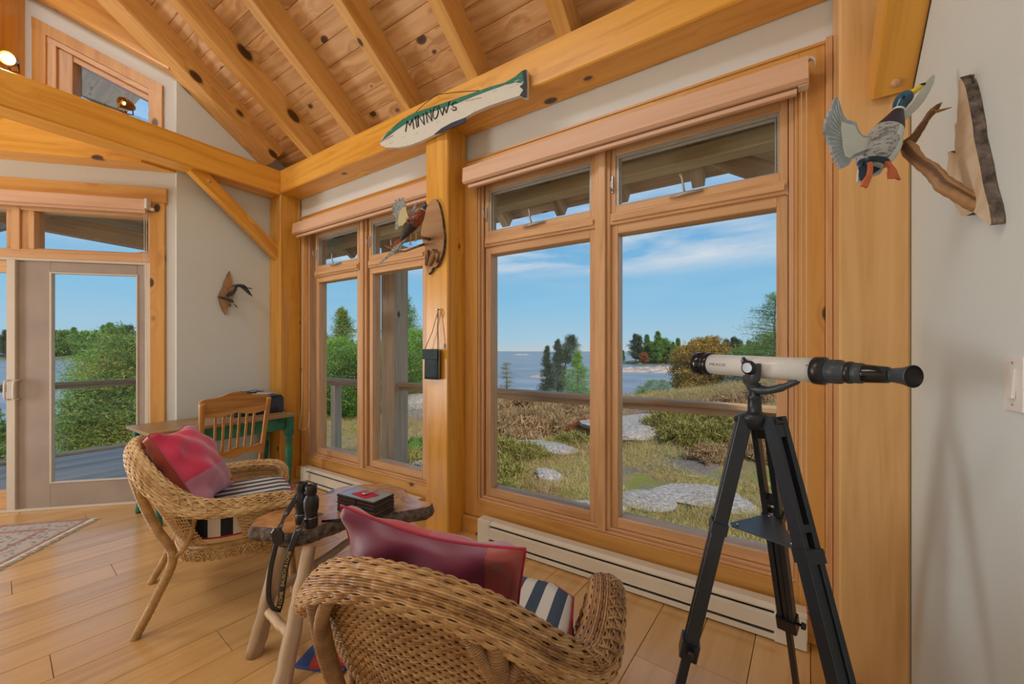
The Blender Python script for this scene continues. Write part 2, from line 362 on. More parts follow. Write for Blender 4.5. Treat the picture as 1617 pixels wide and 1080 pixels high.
CO = (XB, 1.339, 0)
# floor: wide oak boards running a few degrees off the window wall's normal
def make_floor():
    b = MB(); th = R(4.3); dx = Vector((math.sin(th), math.cos(th), 0)); px = Vector((math.cos(th), -math.sin(th), 0))
    o = Vector((-2, 0, 0)); wd = .207; rr = random.Random(3)
    for i in range(-32, 16):
        s = -7+rr.random()*1.6
        while s < 4:
            l = rr.choice((1.1, 1.5, 1.9, 2.2)); p = o+px*(i*wd+.03)+dx*s
            b.bar(p+Vector((0, 0, -.011)), p+dx*(l-.0025)+Vector((0, 0, -.011)), wd-.0025, .022, ch=.0022); s += l
    b.box((-7, -5.2, -.04), (.6, 2.4, -.023), ch=0, mi=1)
    f = b.build('floor', [M['floor'], M['dark']])
    clip_mesh(f, [[((0, 2.36, 0), (0, 1, 0)), (CO, (0, -1, 0)), ((XB-.05, 0, 0), (-1, 0, 0)), ((.5, 0, 0), (1, 0, 0))],
                  [(CO, (0, 1, 0)), (CO, NA), ((.5, 0, 0), (1, 0, 0)), ((-6.6, 0, 0), (-1, 0, 0)), ((0, -5, 0), (0, -1, 0))]])
    tag(f, kind='structure')
make_floor()
def make_ceiling():
    b = MB(); rr = random.Random(5); cs = 1/math.sqrt(1+SL*SL); wd = .133
    up = Vector((0, SL, 1)).normalized(); dn = Vector((0, 1, -SL)).normalized()
    y = 2.46; n = 0
    while y > -1.5:
        s = -8.4-rr.random()*2
        while s < .6:
            l = rr.choice((1.3, 1.9, 2.4, 3.0)); c = Vector((0, y, roofz(y)))+up*.011
            b.bar((s, c.y, c.z), (s+l-.001, c.y, c.z), wd-.001, .022, up, ch=.004); s += l
        y -= wd*cs; n += 1
    b.bar((-7.5, 2.5, roofz(2.5)+.06), (-7.5, -1.56, roofz(-1.56)+.06), 18.4, .03, (0, SL, 1), ch=0, mi=1)
    c = b.build('ceiling', [M['plank'], M['rafter']])
    q = Vector(CO)+Vector(NA)*1.2
    clip_mesh(c, [[((XR+.1, 0, 0), (1, 0, 0)), ((0, 2.5, 0), (0, 1, 0)), ((0, 1.339, 0), (0, -1, 0)), ((XB-.7, 0, 0), (-1, 0, 0))],
                  [((XR+.1, 0, 0), (1, 0, 0)), ((0, 1.339, 0), (0, 1, 0)), (tuple(q), NA), ((-8.3, 0, 0), (-1, 0, 0)), ((0, -1.5, 0), (0, -1, 0))]])
    tag(c, kind='structure')
    b = MB(); b.bar((-2.95, -1.5, roofz(-1.5)+.01), (-2.95, -5.3, roofz(-1.5)-2.6), 9, .04, (0, -.6, 1), ch=0)
    tag(b.build('ceiling', M['plank']), kind='structure')
make_ceiling()
# walls
def struct(b, name, m, parent=None): return tag(b.build(name, m, parent), kind='structure')
T = 2.33
b = MB()
for (x0, x1, z0, z1) in ((-4.63, -4.15, -.05, 3.27), (-4.15, .75, 2.66, 3.27), (-4.15, .75, -.05, .20), (-2.2, -1.83, .2, 2.66), (.16, .75, .2, 2.66)):
    b.box((x0, T, z0), (x1, T+.13, z1), ch=0)
struct(b, 'wall_front', M['wallw'])
b = MB(); b.prism([(-5.2, -.05), (2.42, -.05), (2.42, roofz(2.42)+.04), (-1.5, roofz(-1.5)+.04), (-5.2, 3.6)], frame((XR, 0, 0), (0, 1, 0), (1, 0, 0)), .15)
struct(b, 'wall_right', M['wall'])
b = MB(); b.prism([(1.339-.02, -.05), (2.46, -.05), (2.46, roofz(2.46)), (1.339-.02, roofz(1.319)+.02)], frame((XB-.16, 0, 0), (0, 1, 0), (1, 0, 0)), .16)
struct(b, 'wall_left', M['wall'])
# angled wall, in its own frame: x along the wall from the corner, y into the room
RA = R(225); AM = Matrix.Translation(Vector(CO))@Matrix.Rotation(RA, 4, 'Z')
aw = bpy.data.objects.new('wall_angled', None)
def local(o): o.matrix_basis = AM; return o
def roofe(e): return roofz(1.339-e*.7071)
b = MB(); F = frame((0, -.16, 0), (1, 0, 0), (0, 1, 0))   # prism plane (x, z) extruded along +y
F = Matrix(((1, 0, 0, 0), (0, 0, 1, -.16), (0, 1, 0, 0), (0, 0, 0, 1)))
def pp(poly, mi=0, th=.16): b.prism([(p[0], p[1]) for p in poly], F, th, mi)
pp([(0.003, -.05), (.17, -.05), (.17, roofe(.17)), (.003, roofe(.003))])
pp([(.17, 2.68), (2.45, 2.68), (2.45, 3.24), (.17, 3.24)])
pp([(1.0, 3.24), (2.9, 3.24), (2.9, roofe(2.9)), (1.0, roofe(1.0))])
pp([(.17, 3.68), (1.0, 4.075), (1.0, roofe(1.0)), (.17, roofe(.17))])
pp([(2.45, -.05), (2.95, -.05), (2.95, 3.24), (2.45, 3.24)])
local(struct(b, 'wall_angled', M['wallw']))
b = MB(); b.box((-6.7, -5.2, -.05), (-6.54, -.7, 6.1), ch=0); struct(b, 'wall_side', M['wall'])
b = MB(); b.box((-6.7, -5.2, -.05), (.6, -5.05, 6.1), ch=0); struct(b, 'wall_back', M['wall'])
# heavy timbers: each post, beam, rafter and brace is a thing
def timber(name, label, cat, p0, p1, w_, h_, up=(0, 0, 1), m='beam', group=None, ch=.008, M4=None):
    b = MB(); b.bar(p0, p1, w_, h_, up, ch=ch); o = b.build(name, M[m])
    if M4 is not None: o.matrix_basis = M4
    return tag(o, label, cat, group)
PZ = ZB-.002
timber('timber_post', 'square honey timber post in the corner left of the narrower window pair', 'post', (-4.323, 2.212, 0), (-4.323, 2.212, PZ), .214, .217, (1, 0, 0))
timber('timber_post', 'square honey timber post between the two window groups, carrying the pheasant mount', 'post', (-2.019, 2.21, 0), (-2.019, 2.21, PZ), .21, .22, (1, 0, 0))
timber('timber_post', 'wide daylight-toned timber post at the right end of the windows, behind the telescope', 'post', (.362, 2.21, 0), (.362, 2.21, PZ), .21, .215, (1, 0, 0), 'daylitpost')
timber('timber_beam', 'long horizontal timber beam over the windows, with the fish sign hung on it', 'beam', (-4.43, 2.216, (ZB+ZT)/2), (XR-.002, 2.216, (ZB+ZT)/2), .222, ZT-ZB)
timber('timber_beam', 'horizontal tie beam running from the corner post out over the glass door', 'beam', (-4.322, 2.102, (2.952+3.207)/2), (-4.322, -4.5, (2.952+3.207)/2), .216, .25)
RX = [(-4.322, .216, 'outermost rafter, lying over the tie beam against the left wall'),
      (-3.677, .096, 'second rafter from the corner above the desk'),
      (-3.022, .092, 'third rafter from the corner, between the tie beam and the fish sign'),
      (-2.340, .082, 'fourth rafter from the corner, meeting the beam above the fish nose'),
      (-1.684, .092, 'rafter meeting the beam just above the middle of the fish sign'),
      (-1.000, .098, 'rafter meeting the beam right of the fish tail, at the top of the view'),
      (-.330, .096, 'rafter nearest the right post')]
cs = 1/math.sqrt(1+SL*SL)
for (x, w_, lb) in RX[:6]:
    y0, y1 = 2.32, -1.4
    hh = .236; c0 = rafz(y0)+hh/2/cs; c1 = rafz(y1)+hh/2/cs
    if w_ > .2: y0 = 2.10; c0 = rafz(y0)+hh/2/cs+.004; c1 += .004
    timber('rafter', 'pine '+lb, 'rafter', (x, y0, c0), (x, y1, c1), w_, hh*1.0 if w_ < .2 else .235, (0, SL, 1), 'rafter', ch=.005)
# knee braces with pegs
def knee(label, p0, p1, w_, h_, up, peg, pegax, mcol='beam'):
    t = thing('knee_brace', label, 'brace', p0)
    b = MB(); b.bar(p0, p1, w_, h_, up, ch=.006); b.build('brace', M[mcol], t, world=True)
    b = MB(); b.lathe([(-.03, .016), (.006, .016), (.012, .012), (.014, 0.002)], peg, pegax, n=14); b.build('peg', M['sash'], t, world=True)
knee('diagonal knee brace from the corner post up to the tie beam', (-4.30, 2.15, 2.325), (-4.30, 1.40, 2.975), .085, .115, (0, .75, 1), (-4.26, 1.50, 2.89), (1, 0, 0))
knee('diagonal knee brace rising from the right post beside the duck carving', (.409, 2.13, 2.394), (.409, .75, 3.774), .118, .15, (0, 1, 1), (.415, 2.05, 2.368), (0, -1, -1))
# timbers of the angled wall
b = MB(); b.prism([(.004, .001), (.183, .183), (2.9, .183), (2.9, .001)], Matrix.Translation((0, 0, 2.936)), .26); b.w = list(b.v); o = b.build('timber_beam', M['beam']); o.matrix_basis = AM; tag(o, 'horizontal timber header over the glass door, seen under the tie beam', 'beam')
timber('timber_post', 'brown timber post left of the high gable window', 'post', (1.21, .094, 3.197), (1.21, .094, roofe(1.21)-.2), .24, .18, (1, 0, 0), M4=AM)
sl = SL*.7071
timber('rafter', 'sloping timber along the top of the angled wall over the gable window', 'rafter', (-.03, .062, 3.77-sl*.03+.14), (2.8, .062, 3.77+sl*2.8+.14), .12, .22, (-sl, 0, 1), M4=AM)
# baseboards
b = MB(); b.box((-1.905, 2.262, 0), (.25, 2.328, .118)); struct(b, 'baseboard_front', M['casing'])
b = MB(); b.box((-4.21, 2.262, 0), (-2.13, 2.328, .128)); struct(b, 'baseboard_front', M['casing'])
b = MB(); b.box((XB+.001, 1.34, .0), (XB+.018, 2.10, .14)); struct(b, 'baseboard_left', M['casing'])
b = MB(); b.box((.229, 2.270, .12), (.2535, 2.33, 2.77)); struct(b, 'trim_1', M['sash'])
# ------------------------------------------------------------------ windows
def window(n, cx0, cx1, ox0, ox1, cz, gl, zt=2.51):
    """cx casing outer, ox opening, gl list of (x0, x1) glass"""
    w_ = thing('window_%d' % n, None, None, ((cx0+cx1)/2, YW, .12), kind='structure')
    b = MB(); b.ring(cx0, cx1, .124, cz, ox0-cx0, cx1-ox1, .12, .118, YW, 2.33)
    b.box((cx0, YW-.008, cz-.014), (cx1, YW, cz), .002); b.build('casing', M['casing'], w_, world=True)
    b = MB(); b.ring(ox0, ox1, .242, 2.655, .014, .014, .05, .014, 2.302, 2.44); b.ring(ox0+.014, ox1-.014, .256, 2.62, .022, .022, .03, .018, 2.322, 2.44)
    b.build('frame', M['sash'], w_, world=True)
    mx = (gl[0][1]+gl[1][0])/2
    b = MB(); b.box((mx-.048, 2.318, .262), (mx+.048, 2.44, 2.60), .004); b.box((mx-.024, 2.298, .250), (mx+.024, 2.319, 2.60), .005); b.build('mullion', M['sash'], w_, world=True)
    b = MB()
    for (x0, x1) in gl: b.box((x0-.042, 2.322, 2.108), (x1+.042, 2.44, 2.178), .004, axis=0); b.box((x0-.03, 2.310, 2.126), (x1+.03, 2.323, 2.160), .003, axis=0)
    b.build('transom_bar', M['sash'], w_, world=True)
    for (x0, x1) in gl:
        b = MB(); b.ring(x0-.045, x1+.045, .276, 2.110, .045, .045, .055, .06, 2.338, 2.43)
        b.ring(x0-.012, x1+.012, .323, 2.067, .013, .013, .013, .013, 2.352, 2.42)
        s = b.build('sash', M['sash'], w_, world=True)
        b = MB(); b.add([(x0-.002, 2.372, .333), (x1+.002, 2.372, .333), (x1+.002, 2.372, 2.057), (x0-.002, 2.372, 2.057)], [(0, 1, 2, 3)]); b.build('pane', M['glass'], s, world=True)
        b = MB(); b.box((x0-.01, 2.42, .27), (x1+.01, 2.50, .315), .003); b.build('outer_sill', M['deck'], s, world=True)
        b = MB(); b.ring(x0-.045, x1+.045, 2.176, 2.575, .034, .034, .05, .045, 2.330, 2.43)
        s = b.build('transom_sash', M['sash'], w_, world=True)
        b = MB(); b.ring(x0-.012, x1+.012, 2.221, 2.527, .020, .010, .022, .006, 2.336, 2.350); b.ring(x0+.006, x1-.002, 2.228, 2.506, .010, .006, .012, .003, 2.351, 2.368); b.build('insect_screen_frame', M['alu'], s, world=True)
        b = MB(); b.add([(x0, 2.384, 2.229), (x1, 2.384, 2.229), (x1, 2.384, 2.515), (x0, 2.384, 2.515)], [(0, 1, 2, 3)]); b.build('pane', M['glass'], s, world=True)
        b = MB(); c = Vector(((x0*.6+x1*.4)+.06, 2.322, 2.205))
        b.tube([c+Vector((-.08, -.004, -.005)), c+Vector((0, -.012, 0)), c+Vector((.09, -.004, .004))], [.005, .011, .006], 8)
        b.tube([c+Vector((0, -.01, 0)), c+Vector((-.004, -.03, .03)), c+Vector((-.012, -.03, .085)), c+Vector((-.022, -.02, .105))], [.005, .006, .006, .008], 8)
        b.build('crank_handle', M['alu'], s, world=True)
        b = MB(); b.box((x0-.036, 2.318, 2.30), (x0-.024, 2.331, 2.40), .003); b.tube([(x0-.03, 2.32, 2.31), (x0-.03, 2.295, 2.33), (x0-.03, 2.297, 2.385)], .004, 6)
        b.build('latch', M['steel'], s, world=True)
    return w_
window(1, -4.165, -2.13, -4.09, -2.22, 2.765, [(-3.91, -3.27), (-3.04, -2.40)])
window(2, -1.909, .229, -1.79, .129, 2.768, [(-1.70, -.93), (-.75, .045)])
def shade(label, x0, x1, chain=True):
    t = thing('roller_shade', label, 'window shade', ((x0+x1)/2, 2.2, 2.54))
    b = MB(); M4 = Matrix(((0, 0, 1, x0), (1, 0, 0, 0), (0, 1, 0, 0), (0, 0, 0, 1)))
    b.prism([(2.176, 2.560), (2.190, 2.548), (2.205, 2.548), (2.198, 2.64), (2.283, 2.64), (2.283, 2.662), (2.182, 2.662)], M4, x1-x0, 0)
    b.w = [(p[0], p[1], p[2]) for p in b.v]; b.build('valance', M['valance'], t, world=True)
    b = MB(); b.lathe([(0, .022), (x1-x0-.06, .022)], (x0+.03, 2.252, 2.588), (1, 0, 0), 14); b.build('rolled_fabric', M['cloth'], t, world=True)
    b = MB(); b.box((x0+.03, 2.205, 2.520), (x1-.04, 2.235, 2.545), .004); b.build('bottom_rail', M['valance'], t, world=True)
    if chain:
        b = MB()
        for dx in (0, .024):
            zz = 2.56
            while zz > .62:
                b.sphere((x1-.022+dx*.8, 2.225+dx*.3, zz), .0026, n=5, k=4); zz -= .0075
        b.build('bead_chain', M['white'], t, world=True)
        b = MB(); b.box((x1-.034, 2.20, 2.545), (x1+.004, 2.25, 2.60), .004); b.tube([(x1, 2.22, 2.66), (x1+.012, 2.218, 2.668), (x1+.026, 2.216, 2.65), (x1+.026, 2.216, 2.615)], [.012, .015, .012, .004], 8, flat=.5)
        b.build('end_bracket', M['white'], t, world=True)
shade('pinkish wood roller shade box over the narrower window pair by the desk', -4.125, -2.134, False)
shade('pinkish wood roller shade box with bead chain over the large window behind the telescope', -1.835, .158)
def heater(label, x0, x1):
    t = thing('baseboard_heater', label, 'heater', ((x0+x1)/2, 2.2, 0))
    X = Matrix(((0, 0, 1, x0), (1, 0, 0, 0), (0, 1, 0, 0), (0, 0, 0, 1)))
    b = MB(); b.prism([(2.261, .012), (2.261, .165), (2.205, .165), (2.186, .148), (2.188, .140), (2.245, .152), (2.245, .012)], X, x1-x0); b.build('housing', M['heater'], t, world=True)
    b = MB(); b.prism([(2.182, .052), (2.182, .118), (2.196, .126), (2.198, .122), (2.186, .114), (2.186, .052)], X, x1-x0); b.build('front_panel', M['heater'], t, world=True)
    b = MB(); b.prism([(2.184, .010), (2.184, .030), (2.19, .034), (2.24, .02), (2.24, .010)], X, x1-x0); b.build('base_lip', M['heater'], t, world=True)
    b = MB(); b.box((x0+.1, 2.20, .04), (x1-.1, 2.235, .12), 0); b.build('heating_fins', M['dark'], t, world=True)
    for a, c in ((x0, x0+.10), (x1-.12, x1)):
        b = MB(); b.box((a-.003, 2.181, .006), (c, 2.2605, .150), .004); b.box((a-.003, 2.188, .149), (c, 2.2605, .167), .004); b.build('end_cap', M['heater'], t, world=True)
heater('cream baseboard heater under the narrower window pair', -3.97, -2.32)
heater('long cream baseboard heater under the large window behind the tripod', -1.70, .155)
# ------------------------------------------------------------------ glass door and gable window of the angled wall
d = thing('door_1', None, None, CO, RA, kind='structure')
def pt(b, name, m, par=None): return b.build(name, M[m] if isinstance(m, str) else m, par or d)
b = MB(); b.box((.10, 0, 0), (.212, .024, 2.77)); b.box((.085, 0, 2.655), (2.5, .030, 2.785)); b.box((2.36, 0, 0), (2.46, .024, 2.66)); pt(b, 'casing', 'casing')
b = MB(); b.box((.212, -.10, 2.125), (2.36, .012, 2.20), axis=0); b.box((.212, -.10, 2.525), (2.36, .012, 2.655), axis=0); b.box((.212, -.10, 2.19), (.235, .008, 2.54), axis=2)
b.box((1.145, -.10, 2.19), (1.205, .016, 2.54), axis=2); b.box((1.06, -.10, 2.19), (1.146, -.002, 2.54), axis=2); b.box((1.205, -.1, 2.19), (1.25, -.002, 2.54), axis=2); b.box((.235, -.08, 2.195), (1.06, -.02, 2.215), axis=0)
pt(b, 'transom_frame', 'sash')
for a, c in ((.235, 1.06), (1.25, 2.30)):
    b = MB(); b.add([(a, -.05, 2.212), (c, -.05, 2.212), (c, -.05, 2.528), (a, -.05, 2.528)], [(0, 1, 2, 3)]); pt(b, 'pane', 'glass')
b = MB(); b.box((.212, -.12, 0), (.262, .004, 2.125)); b.box((.212, -.12, 2.105), (2.36, .006, 2.128)); b.box((.212, -.12, 0), (2.36, .02, .018)); b.box((1.178, -.06, .018), (1.238, .012, 2.105)); pt(b, 'outer_frame', 'beige')
p = MB(); p.ring(.262, 1.178, .018, 2.104, .066, .225, .095, .205, -.045, -.012); sp_ = pt(p, 'screen_panel', 'screen')
b = MB(); b.ring(.322, .960, .216, 2.016, .012, .016, .012, .010, -.043, -.006); pt(b, 'glazing_bead', 'beige', sp_)
b = MB(); b.add([(.328, -.03, .22), (.955, -.03, .22), (.955, -.03, 2.012), (.328, -.03, 2.012)], [(0, 1, 2, 3)]); pt(b, 'pane', 'glass', sp_)
p = MB(); p.ring(1.238, 2.34, .018, 2.104, .022, .12, .105, .16, -.05, -.015); q = pt(p, 'sliding_panel', 'sash')
b = MB(); b.add([(1.25, -.03, .17), (2.24, -.03, .17), (2.24, -.03, 2.01), (1.25, -.03, 2.01)], [(0, 1, 2, 3)]); pt(b, 'pane', 'glass', q)
b = MB()
for e in (1.222, 1.162): b.tube([(e, .012 if e > 1.2 else -.012, 1.10), (e, .04, 1.095), (e, .045, 1.05), (e, .045, .98), (e, .04, .945), (e, .012 if e > 1.2 else -.012, .94)], .0075, 8)
pt(b, 'handle', 'white')
t = thing('roller_shade', 'pinkish wood roller shade box with white end bracket over the glass door', 'window shade', CO, RA)
b = MB(); b.box((.215, .03, 2.570), (2.35, .085, 2.662), .004); b.box((.225, .03, 2.550), (2.34, .06, 2.572), .003); b.build('valance', M['valance'], t)
b = MB(); b.box((.195, .03, 2.58), (.216, .09, 2.665), .004); b.box((.17, .03, 2.575), (.20, .05, 2.60), .004); b.build('end_bracket', M['white'], t)
b = MB(); b.tube([(.235, .055, 2.57), (.235, .055, 2.10), (.21, .05, 1.0), (.205, .05, .60)], .002, 5); b.tube([(.222, .05, 2.57), (.222, .05, 2.10), (.222, .05, 1.98)], .002, 5); b.build('pull_cord', M['white'], t)
g = thing('window_3', None, None, CO, RA, kind='structure')
Fg = lambda y: Matrix(((1, 0, 0, 0), (0, 0, 1, y), (0, 1, 0, 0), (0, 0, 0, 1)))
def band_(b, x0, x1, z0f, off0, off1, y, th):      # sloping strip between two offsets below the line z0f(e)
    b.prism([(x0, z0f(x0)-off1), (x1, z0f(x1)-off1), (x1, z0f(x1)-off0), (x0, z0f(x0)-off0)], Fg(y), th)
zf = lambda e: 3.706+(e-.119)*.470
b = MB(); band_(b, .119, 1.059, zf, 0, .095, 0, .024); b.box((.119, 0, 3.2), (.222, .0235, 3.66)); b.box((.962, 0, 3.2), (1.059, .0235, 4.06)); b.w = [(p[2], p[0], p[1]) for p in b.v]; b.build('casing', M['casing'], g)
b = MB(); band_(b, .22, .965, zf, .095, .14, -.10, .112); b.box((.20, -.10, 3.2), (.232, .010, 3.62)); b.box((.90, -.10, 3.2), (.965, .010, 3.97)); b.box((.80, -.10, 3.2), (.90, -.01, 3.92)); band_(b, .22, .905, zf, .14, .19, -.10, .08); b.build('frame', M['sash'], g)
b = MB(); b.add([(.2, -.06, 3.22), (.82, -.06, 3.22), (.82, -.06, 3.87), (.2, -.06, 3.58)], [(0, 1, 2, 3)]); b.build('pane', M['glass'], g)
b = MB(); b.box((.17, -.16, 3.235), (1.0, .0, 3.26)); b.build('sill', M['sash'], g)
# light switch
t = thing('light_switch', 'white rocker light switch plate on the right wall', 'light switch', (XR, 1.352, 1.275))
b = MB(); b.box((XR-.006, 1.31, 1.215), (XR, 1.392, 1.335), .003); b.build('plate', M['white'], t, world=True)
b = MB(); b.bar((XR-.010, 1.352, 1.243), (XR-.006, 1.352, 1.308), .030, .006, (-1, 0, 0), .001); b.build('rocker', M['white'], t, world=True)
for z in (1.228, 1.322): b = MB(); b.lathe([(0, .003), (.0015, .003)], (XR-.006, 1.352, z), (-1, 0, 0), 8); b.build('screw', M['alu'], t, world=True)
# ================================================================== wicker armchairs
def wick(name, base, dark, hi):
    m, nt, b = mat(name); L = nt.links
    rn = N(nt, 'ShaderNodeAttribute', attribute_name='rnd'); co = N(nt, 'ShaderNodeTexCoord')
    nz = N(nt, 'ShaderNodeTexNoise', i_Scale=9.0, i_Detail=3.0); L.new(co.outputs['Object'], nz.inputs[0])
    n2 = N(nt, 'ShaderNodeTexNoise', i_Scale=90.0, i_Detail=2.0); L.new(co.outputs['Object'], n2.inputs[0])
    a = N(nt, 'ShaderNodeMath', operation='MULTIPLY_ADD'); a.inputs[1].default_value = .45; L.new(rn.outputs['Fac'], a.inputs[0]); L.new(nz.outputs[0], a.inputs[2])
    c = N(nt, 'ShaderNodeMath', operation='MULTIPLY_ADD'); c.inputs[1].default_value = .5; L.new(n2.outputs[0], c.inputs[0]); L.new(a.outputs[0], c.inputs[2])
    r = ramp(nt, [(.62, dark), (.95, base), (1.0, hi)]); mr = N(nt, 'ShaderNodeMapRange'); mr.inputs[1].default_value = .2; mr.inputs[2].default_value = 1.35
    L.new(c.outputs[0], mr.inputs[0])
    r = ramp(nt, [(.25, dark), (.55, base), (.85, hi)]); L.new(mr.outputs[0], r.inputs[0]); L.new(r.outputs[0], b.inputs['Base Color'])
    b.inputs['Roughness'].default_value = .42
    return m
M['wick1'] = wick('honey_wicker', (.58, .34, .125), (.28, .135, .04), (.78, .55, .27))
M['wick2'] = wick('brown_wicker', (.33, .16, .05), (.12, .05, .014), (.56, .33, .135))
def wrapmat(name, c, d):
    m, nt, b = mat(name); L = nt.links; a = N(nt, 'ShaderNodeAttribute', attribute_name='wc'); sp = N(nt, 'ShaderNodeSeparateXYZ'); L.new(a.outputs['Vector'], sp.inputs[0])
    nz = N(nt, 'ShaderNodeTexNoise', i_Scale=18.0, i_Detail=3.0); L.new(a.outputs['Vector'], nz.inputs[0]); ma = N(nt, 'ShaderNodeMath', operation='MULTIPLY_ADD', i_1=1350.0); L.new(sp.outputs[0], ma.inputs[0]); m2 = N(nt, 'ShaderNodeMath', operation='MULTIPLY', i_1=9.0); L.new(nz.outputs[0], m2.inputs[0]); L.new(m2.outputs[0], ma.inputs[2])
    sn = N(nt, 'ShaderNodeMath', operation='SINE'); L.new(ma.outputs[0], sn.inputs[0]); h = N(nt, 'ShaderNodeMath', operation='MULTIPLY_ADD', i_1=.22); L.new(sn.outputs[0], h.inputs[0]); L.new(nz.outputs[0], h.inputs[2])
    r = ramp(nt, [(.22, d), (.5, c), (.85, tuple(min(1, x*1.25) for x in c))]); L.new(h.outputs[0], r.inputs[0]); L.new(r.outputs[0], b.inputs['Base Color']); b.inputs['Roughness'].default_value = .38
    bp = N(nt, 'ShaderNodeBump', i_Strength=.5, i_Distance=.002); L.new(sn.outputs[0], bp.inputs['Height']); L.new(bp.outputs[0], b.inputs['Normal']); return m
M['wrap1'] = wrapmat('honey_rattan_wrap', (.58, .34, .12), (.26, .12, .035)); M['wrap2'] = wrapmat('brown_rattan_wrap', (.33, .17, .06), (.13, .055, .018))
def weave(S, slen, pitch, tlen, stake, r=.0024, amp=.0035, group=2, sub=4, closed_t=False, jit=.0004, stakes=True, flat=1.35):
    """woven strands running along s over stakes running along t; S maps arrays (s, t) in 0..1 to points"""
    nst = max(3, int(slen/stake)); n = nst*sub+1; m = max(2, int(tlen/pitch))
    s = np.linspace(0, 1, n); t = (np.arange(m)+.5)/m
    ss, tt = np.meshgrid(s, t); e = 1e-3
    P = S(ss, tt); dS = S(np.clip(ss+e, 0, 1), tt)-S(np.clip(ss-e, 0, 1), tt); dT = S(ss, tt+e)-S(ss, tt-e)
    dS /= np.linalg.norm(dS, axis=-1, keepdims=True)+1e-9
    Nn = np.cross(dS, dT); Nn /= np.linalg.norm(Nn, axis=-1, keepdims=True)+1e-9; Tn = np.cross(Nn, dS)
    ph = (np.arange(m)//group)[:, None]*math.pi
    P = P+Nn*(amp*np.cos(ss*nst*math.pi+ph)[..., None])+Nn*rng.normal(0, jit, (m, 1, 1))
    k = 5; q = np.arange(k)*2*math.pi/k+.3
    V = P[:, :, None, :]+Tn[:, :, None, :]*(np.cos(q)*r*flat)[None, None, :, None]+Nn[:, :, None, :]*(np.sin(q)*r)[None, None, :, None]
    idx = np.arange(m*n*k).reshape(m, n, k); A = idx[:, :-1, :]; B = np.roll(A, -1, 2); D = idx[:, 1:, :]; E = np.roll(D, -1, 2)
    F = np.stack([A, B, E, D], -1).reshape(-1, 4); V = V.reshape(-1, 3); rr = np.repeat(rng.random(m), n*k)
    if stakes:
        si = (np.arange(nst)+.5)/nst; nn = 14; t2 = np.linspace(0, 1, nn); s2, t3 = np.meshgrid(si, t2, indexing='ij')
        P2 = S(s2, t3); d = np.gradient(P2, axis=1); d /= np.linalg.norm(d, axis=-1, keepdims=True)+1e-9
        dS2 = S(np.clip(s2+e, 0, 1), t3)-S(np.clip(s2-e, 0, 1), t3); dS2 /= np.linalg.norm(dS2, axis=-1, keepdims=True)+1e-9; N2 = np.cross(dS2, d)
        for o_ in (-.0022, .0022):
            V2 = P2[:, :, None, :]+dS2[:, :, None, :]*(np.cos(q)*.0021+o_)[None, None, :, None]+N2[:, :, None, :]*(np.sin(q)*.0021)[None, None, :, None]
            idx = np.arange(nst*nn*k).reshape(nst, nn, k)+len(V); A = idx[:, :-1, :]; B = np.roll(A, -1, 2); D = idx[:, 1:, :]; E = np.roll(D, -1, 2)
            F = np.concatenate([F, np.stack([A, D, E, B], -1).reshape(-1, 4)]); V = np.concatenate([V, V2.reshape(-1, 3)]); rr = np.concatenate([rr, np.full(V2.size//3, .3)])
    return V, F, rr
RIM = np.array([(.300, .285, .37), (.338, .325, .46), (.368, .300, .545), (.382, .16, .572), (.382, .0, .578), (.368, -.13, .61), (.325, -.245, .70), (.22, -.335, .81), (.08, -.375, .862)])
RIMF = np.concatenate([RIM, (RIM*np.array([-1, 1, 1]))[::-1]])
RIMS = spline(RIMF, 400)
def arc(P):
    d = np.r_[0, np.cumsum(np.linalg.norm(np.diff(P, axis=0), axis=1))]; return d
_d = arc(RIMS); RIML = _d[-1]
def rimp(s):
    x = np.clip(s, 0, 1)*RIML; return np.stack([np.interp(x, _d, RIMS[:, i]) for i in range(3)], -1)
def rim_surface(s, t):
    c = rimp(s); e = .004; d = rimp(s+e)-rimp(s-e); d /= np.linalg.norm(d, axis=-1, keepdims=True)
    o = c.copy(); o[..., 1] += .0; o[..., 2] = 0; o[..., 1] -= .02; o /= np.linalg.norm(o, axis=-1, keepdims=True)
    B = o-d*(o*d).sum(-1, keepdims=True); B /= np.linalg.norm(B, axis=-1, keepdims=True); U = np.cross(d, B); U *= np.sign(U[..., 2:3]+1e-6+(np.abs(U[..., 2:3]) < 1e-3))
    q = (-t*2*math.pi)+math.pi*.9
    end = np.minimum(s, 1-s); back = np.clip(1.3-np.abs(s-.5)/.20, 0, 1); back = np.clip(back, 0, 1); w_ = .028+.028*np.clip(end/.10, 0, 1)-.028*back; h_ = .026+.008*np.clip(end/.10, 0, 1)
    # the rim rolls outward and down at the back
    ca, sa = np.cos(q), np.sin(q)
    return c+B*((ca*w_+w_*.25)[..., None])+U*((sa*h_-(ca+.6)*.012*(1+.6*back))[..., None])
def lerp(a, b, t): return a+(b-a)*t[..., None]
SEATP = spline([(.285, .27, .37), (.30, .10, .37), (.285, -.05, .37), (.20, -.165, .37), (0, -.21, .37)], 80)
SEATC = np.concatenate([SEATP, (SEATP*np.array([-1, 1, 1]))[::-1][1:]]); _sd = arc(SEATC)
def seatp(u):
    x = np.clip(u, 0, 1)*_sd[-1]; return np.stack([np.interp(x, _sd, SEATC[:, i]) for i in range(3)], -1)
def shell(u0, u1, z0=.36):
    def S(s, t):
        u = u0+(u1-u0)*s; a = rimp(.07+u*.86); b = seatp(u); b = b.copy(); b[..., 2] = z0
        o = a.copy(); o[..., 2] = 0; o /= np.linalg.norm(o, axis=-1, keepdims=True)+1e-9
        return lerp(a-np.array([0, 0, .015]), b, t)+o*(np.sin(t*math.pi)*.022)[..., None]
    return S
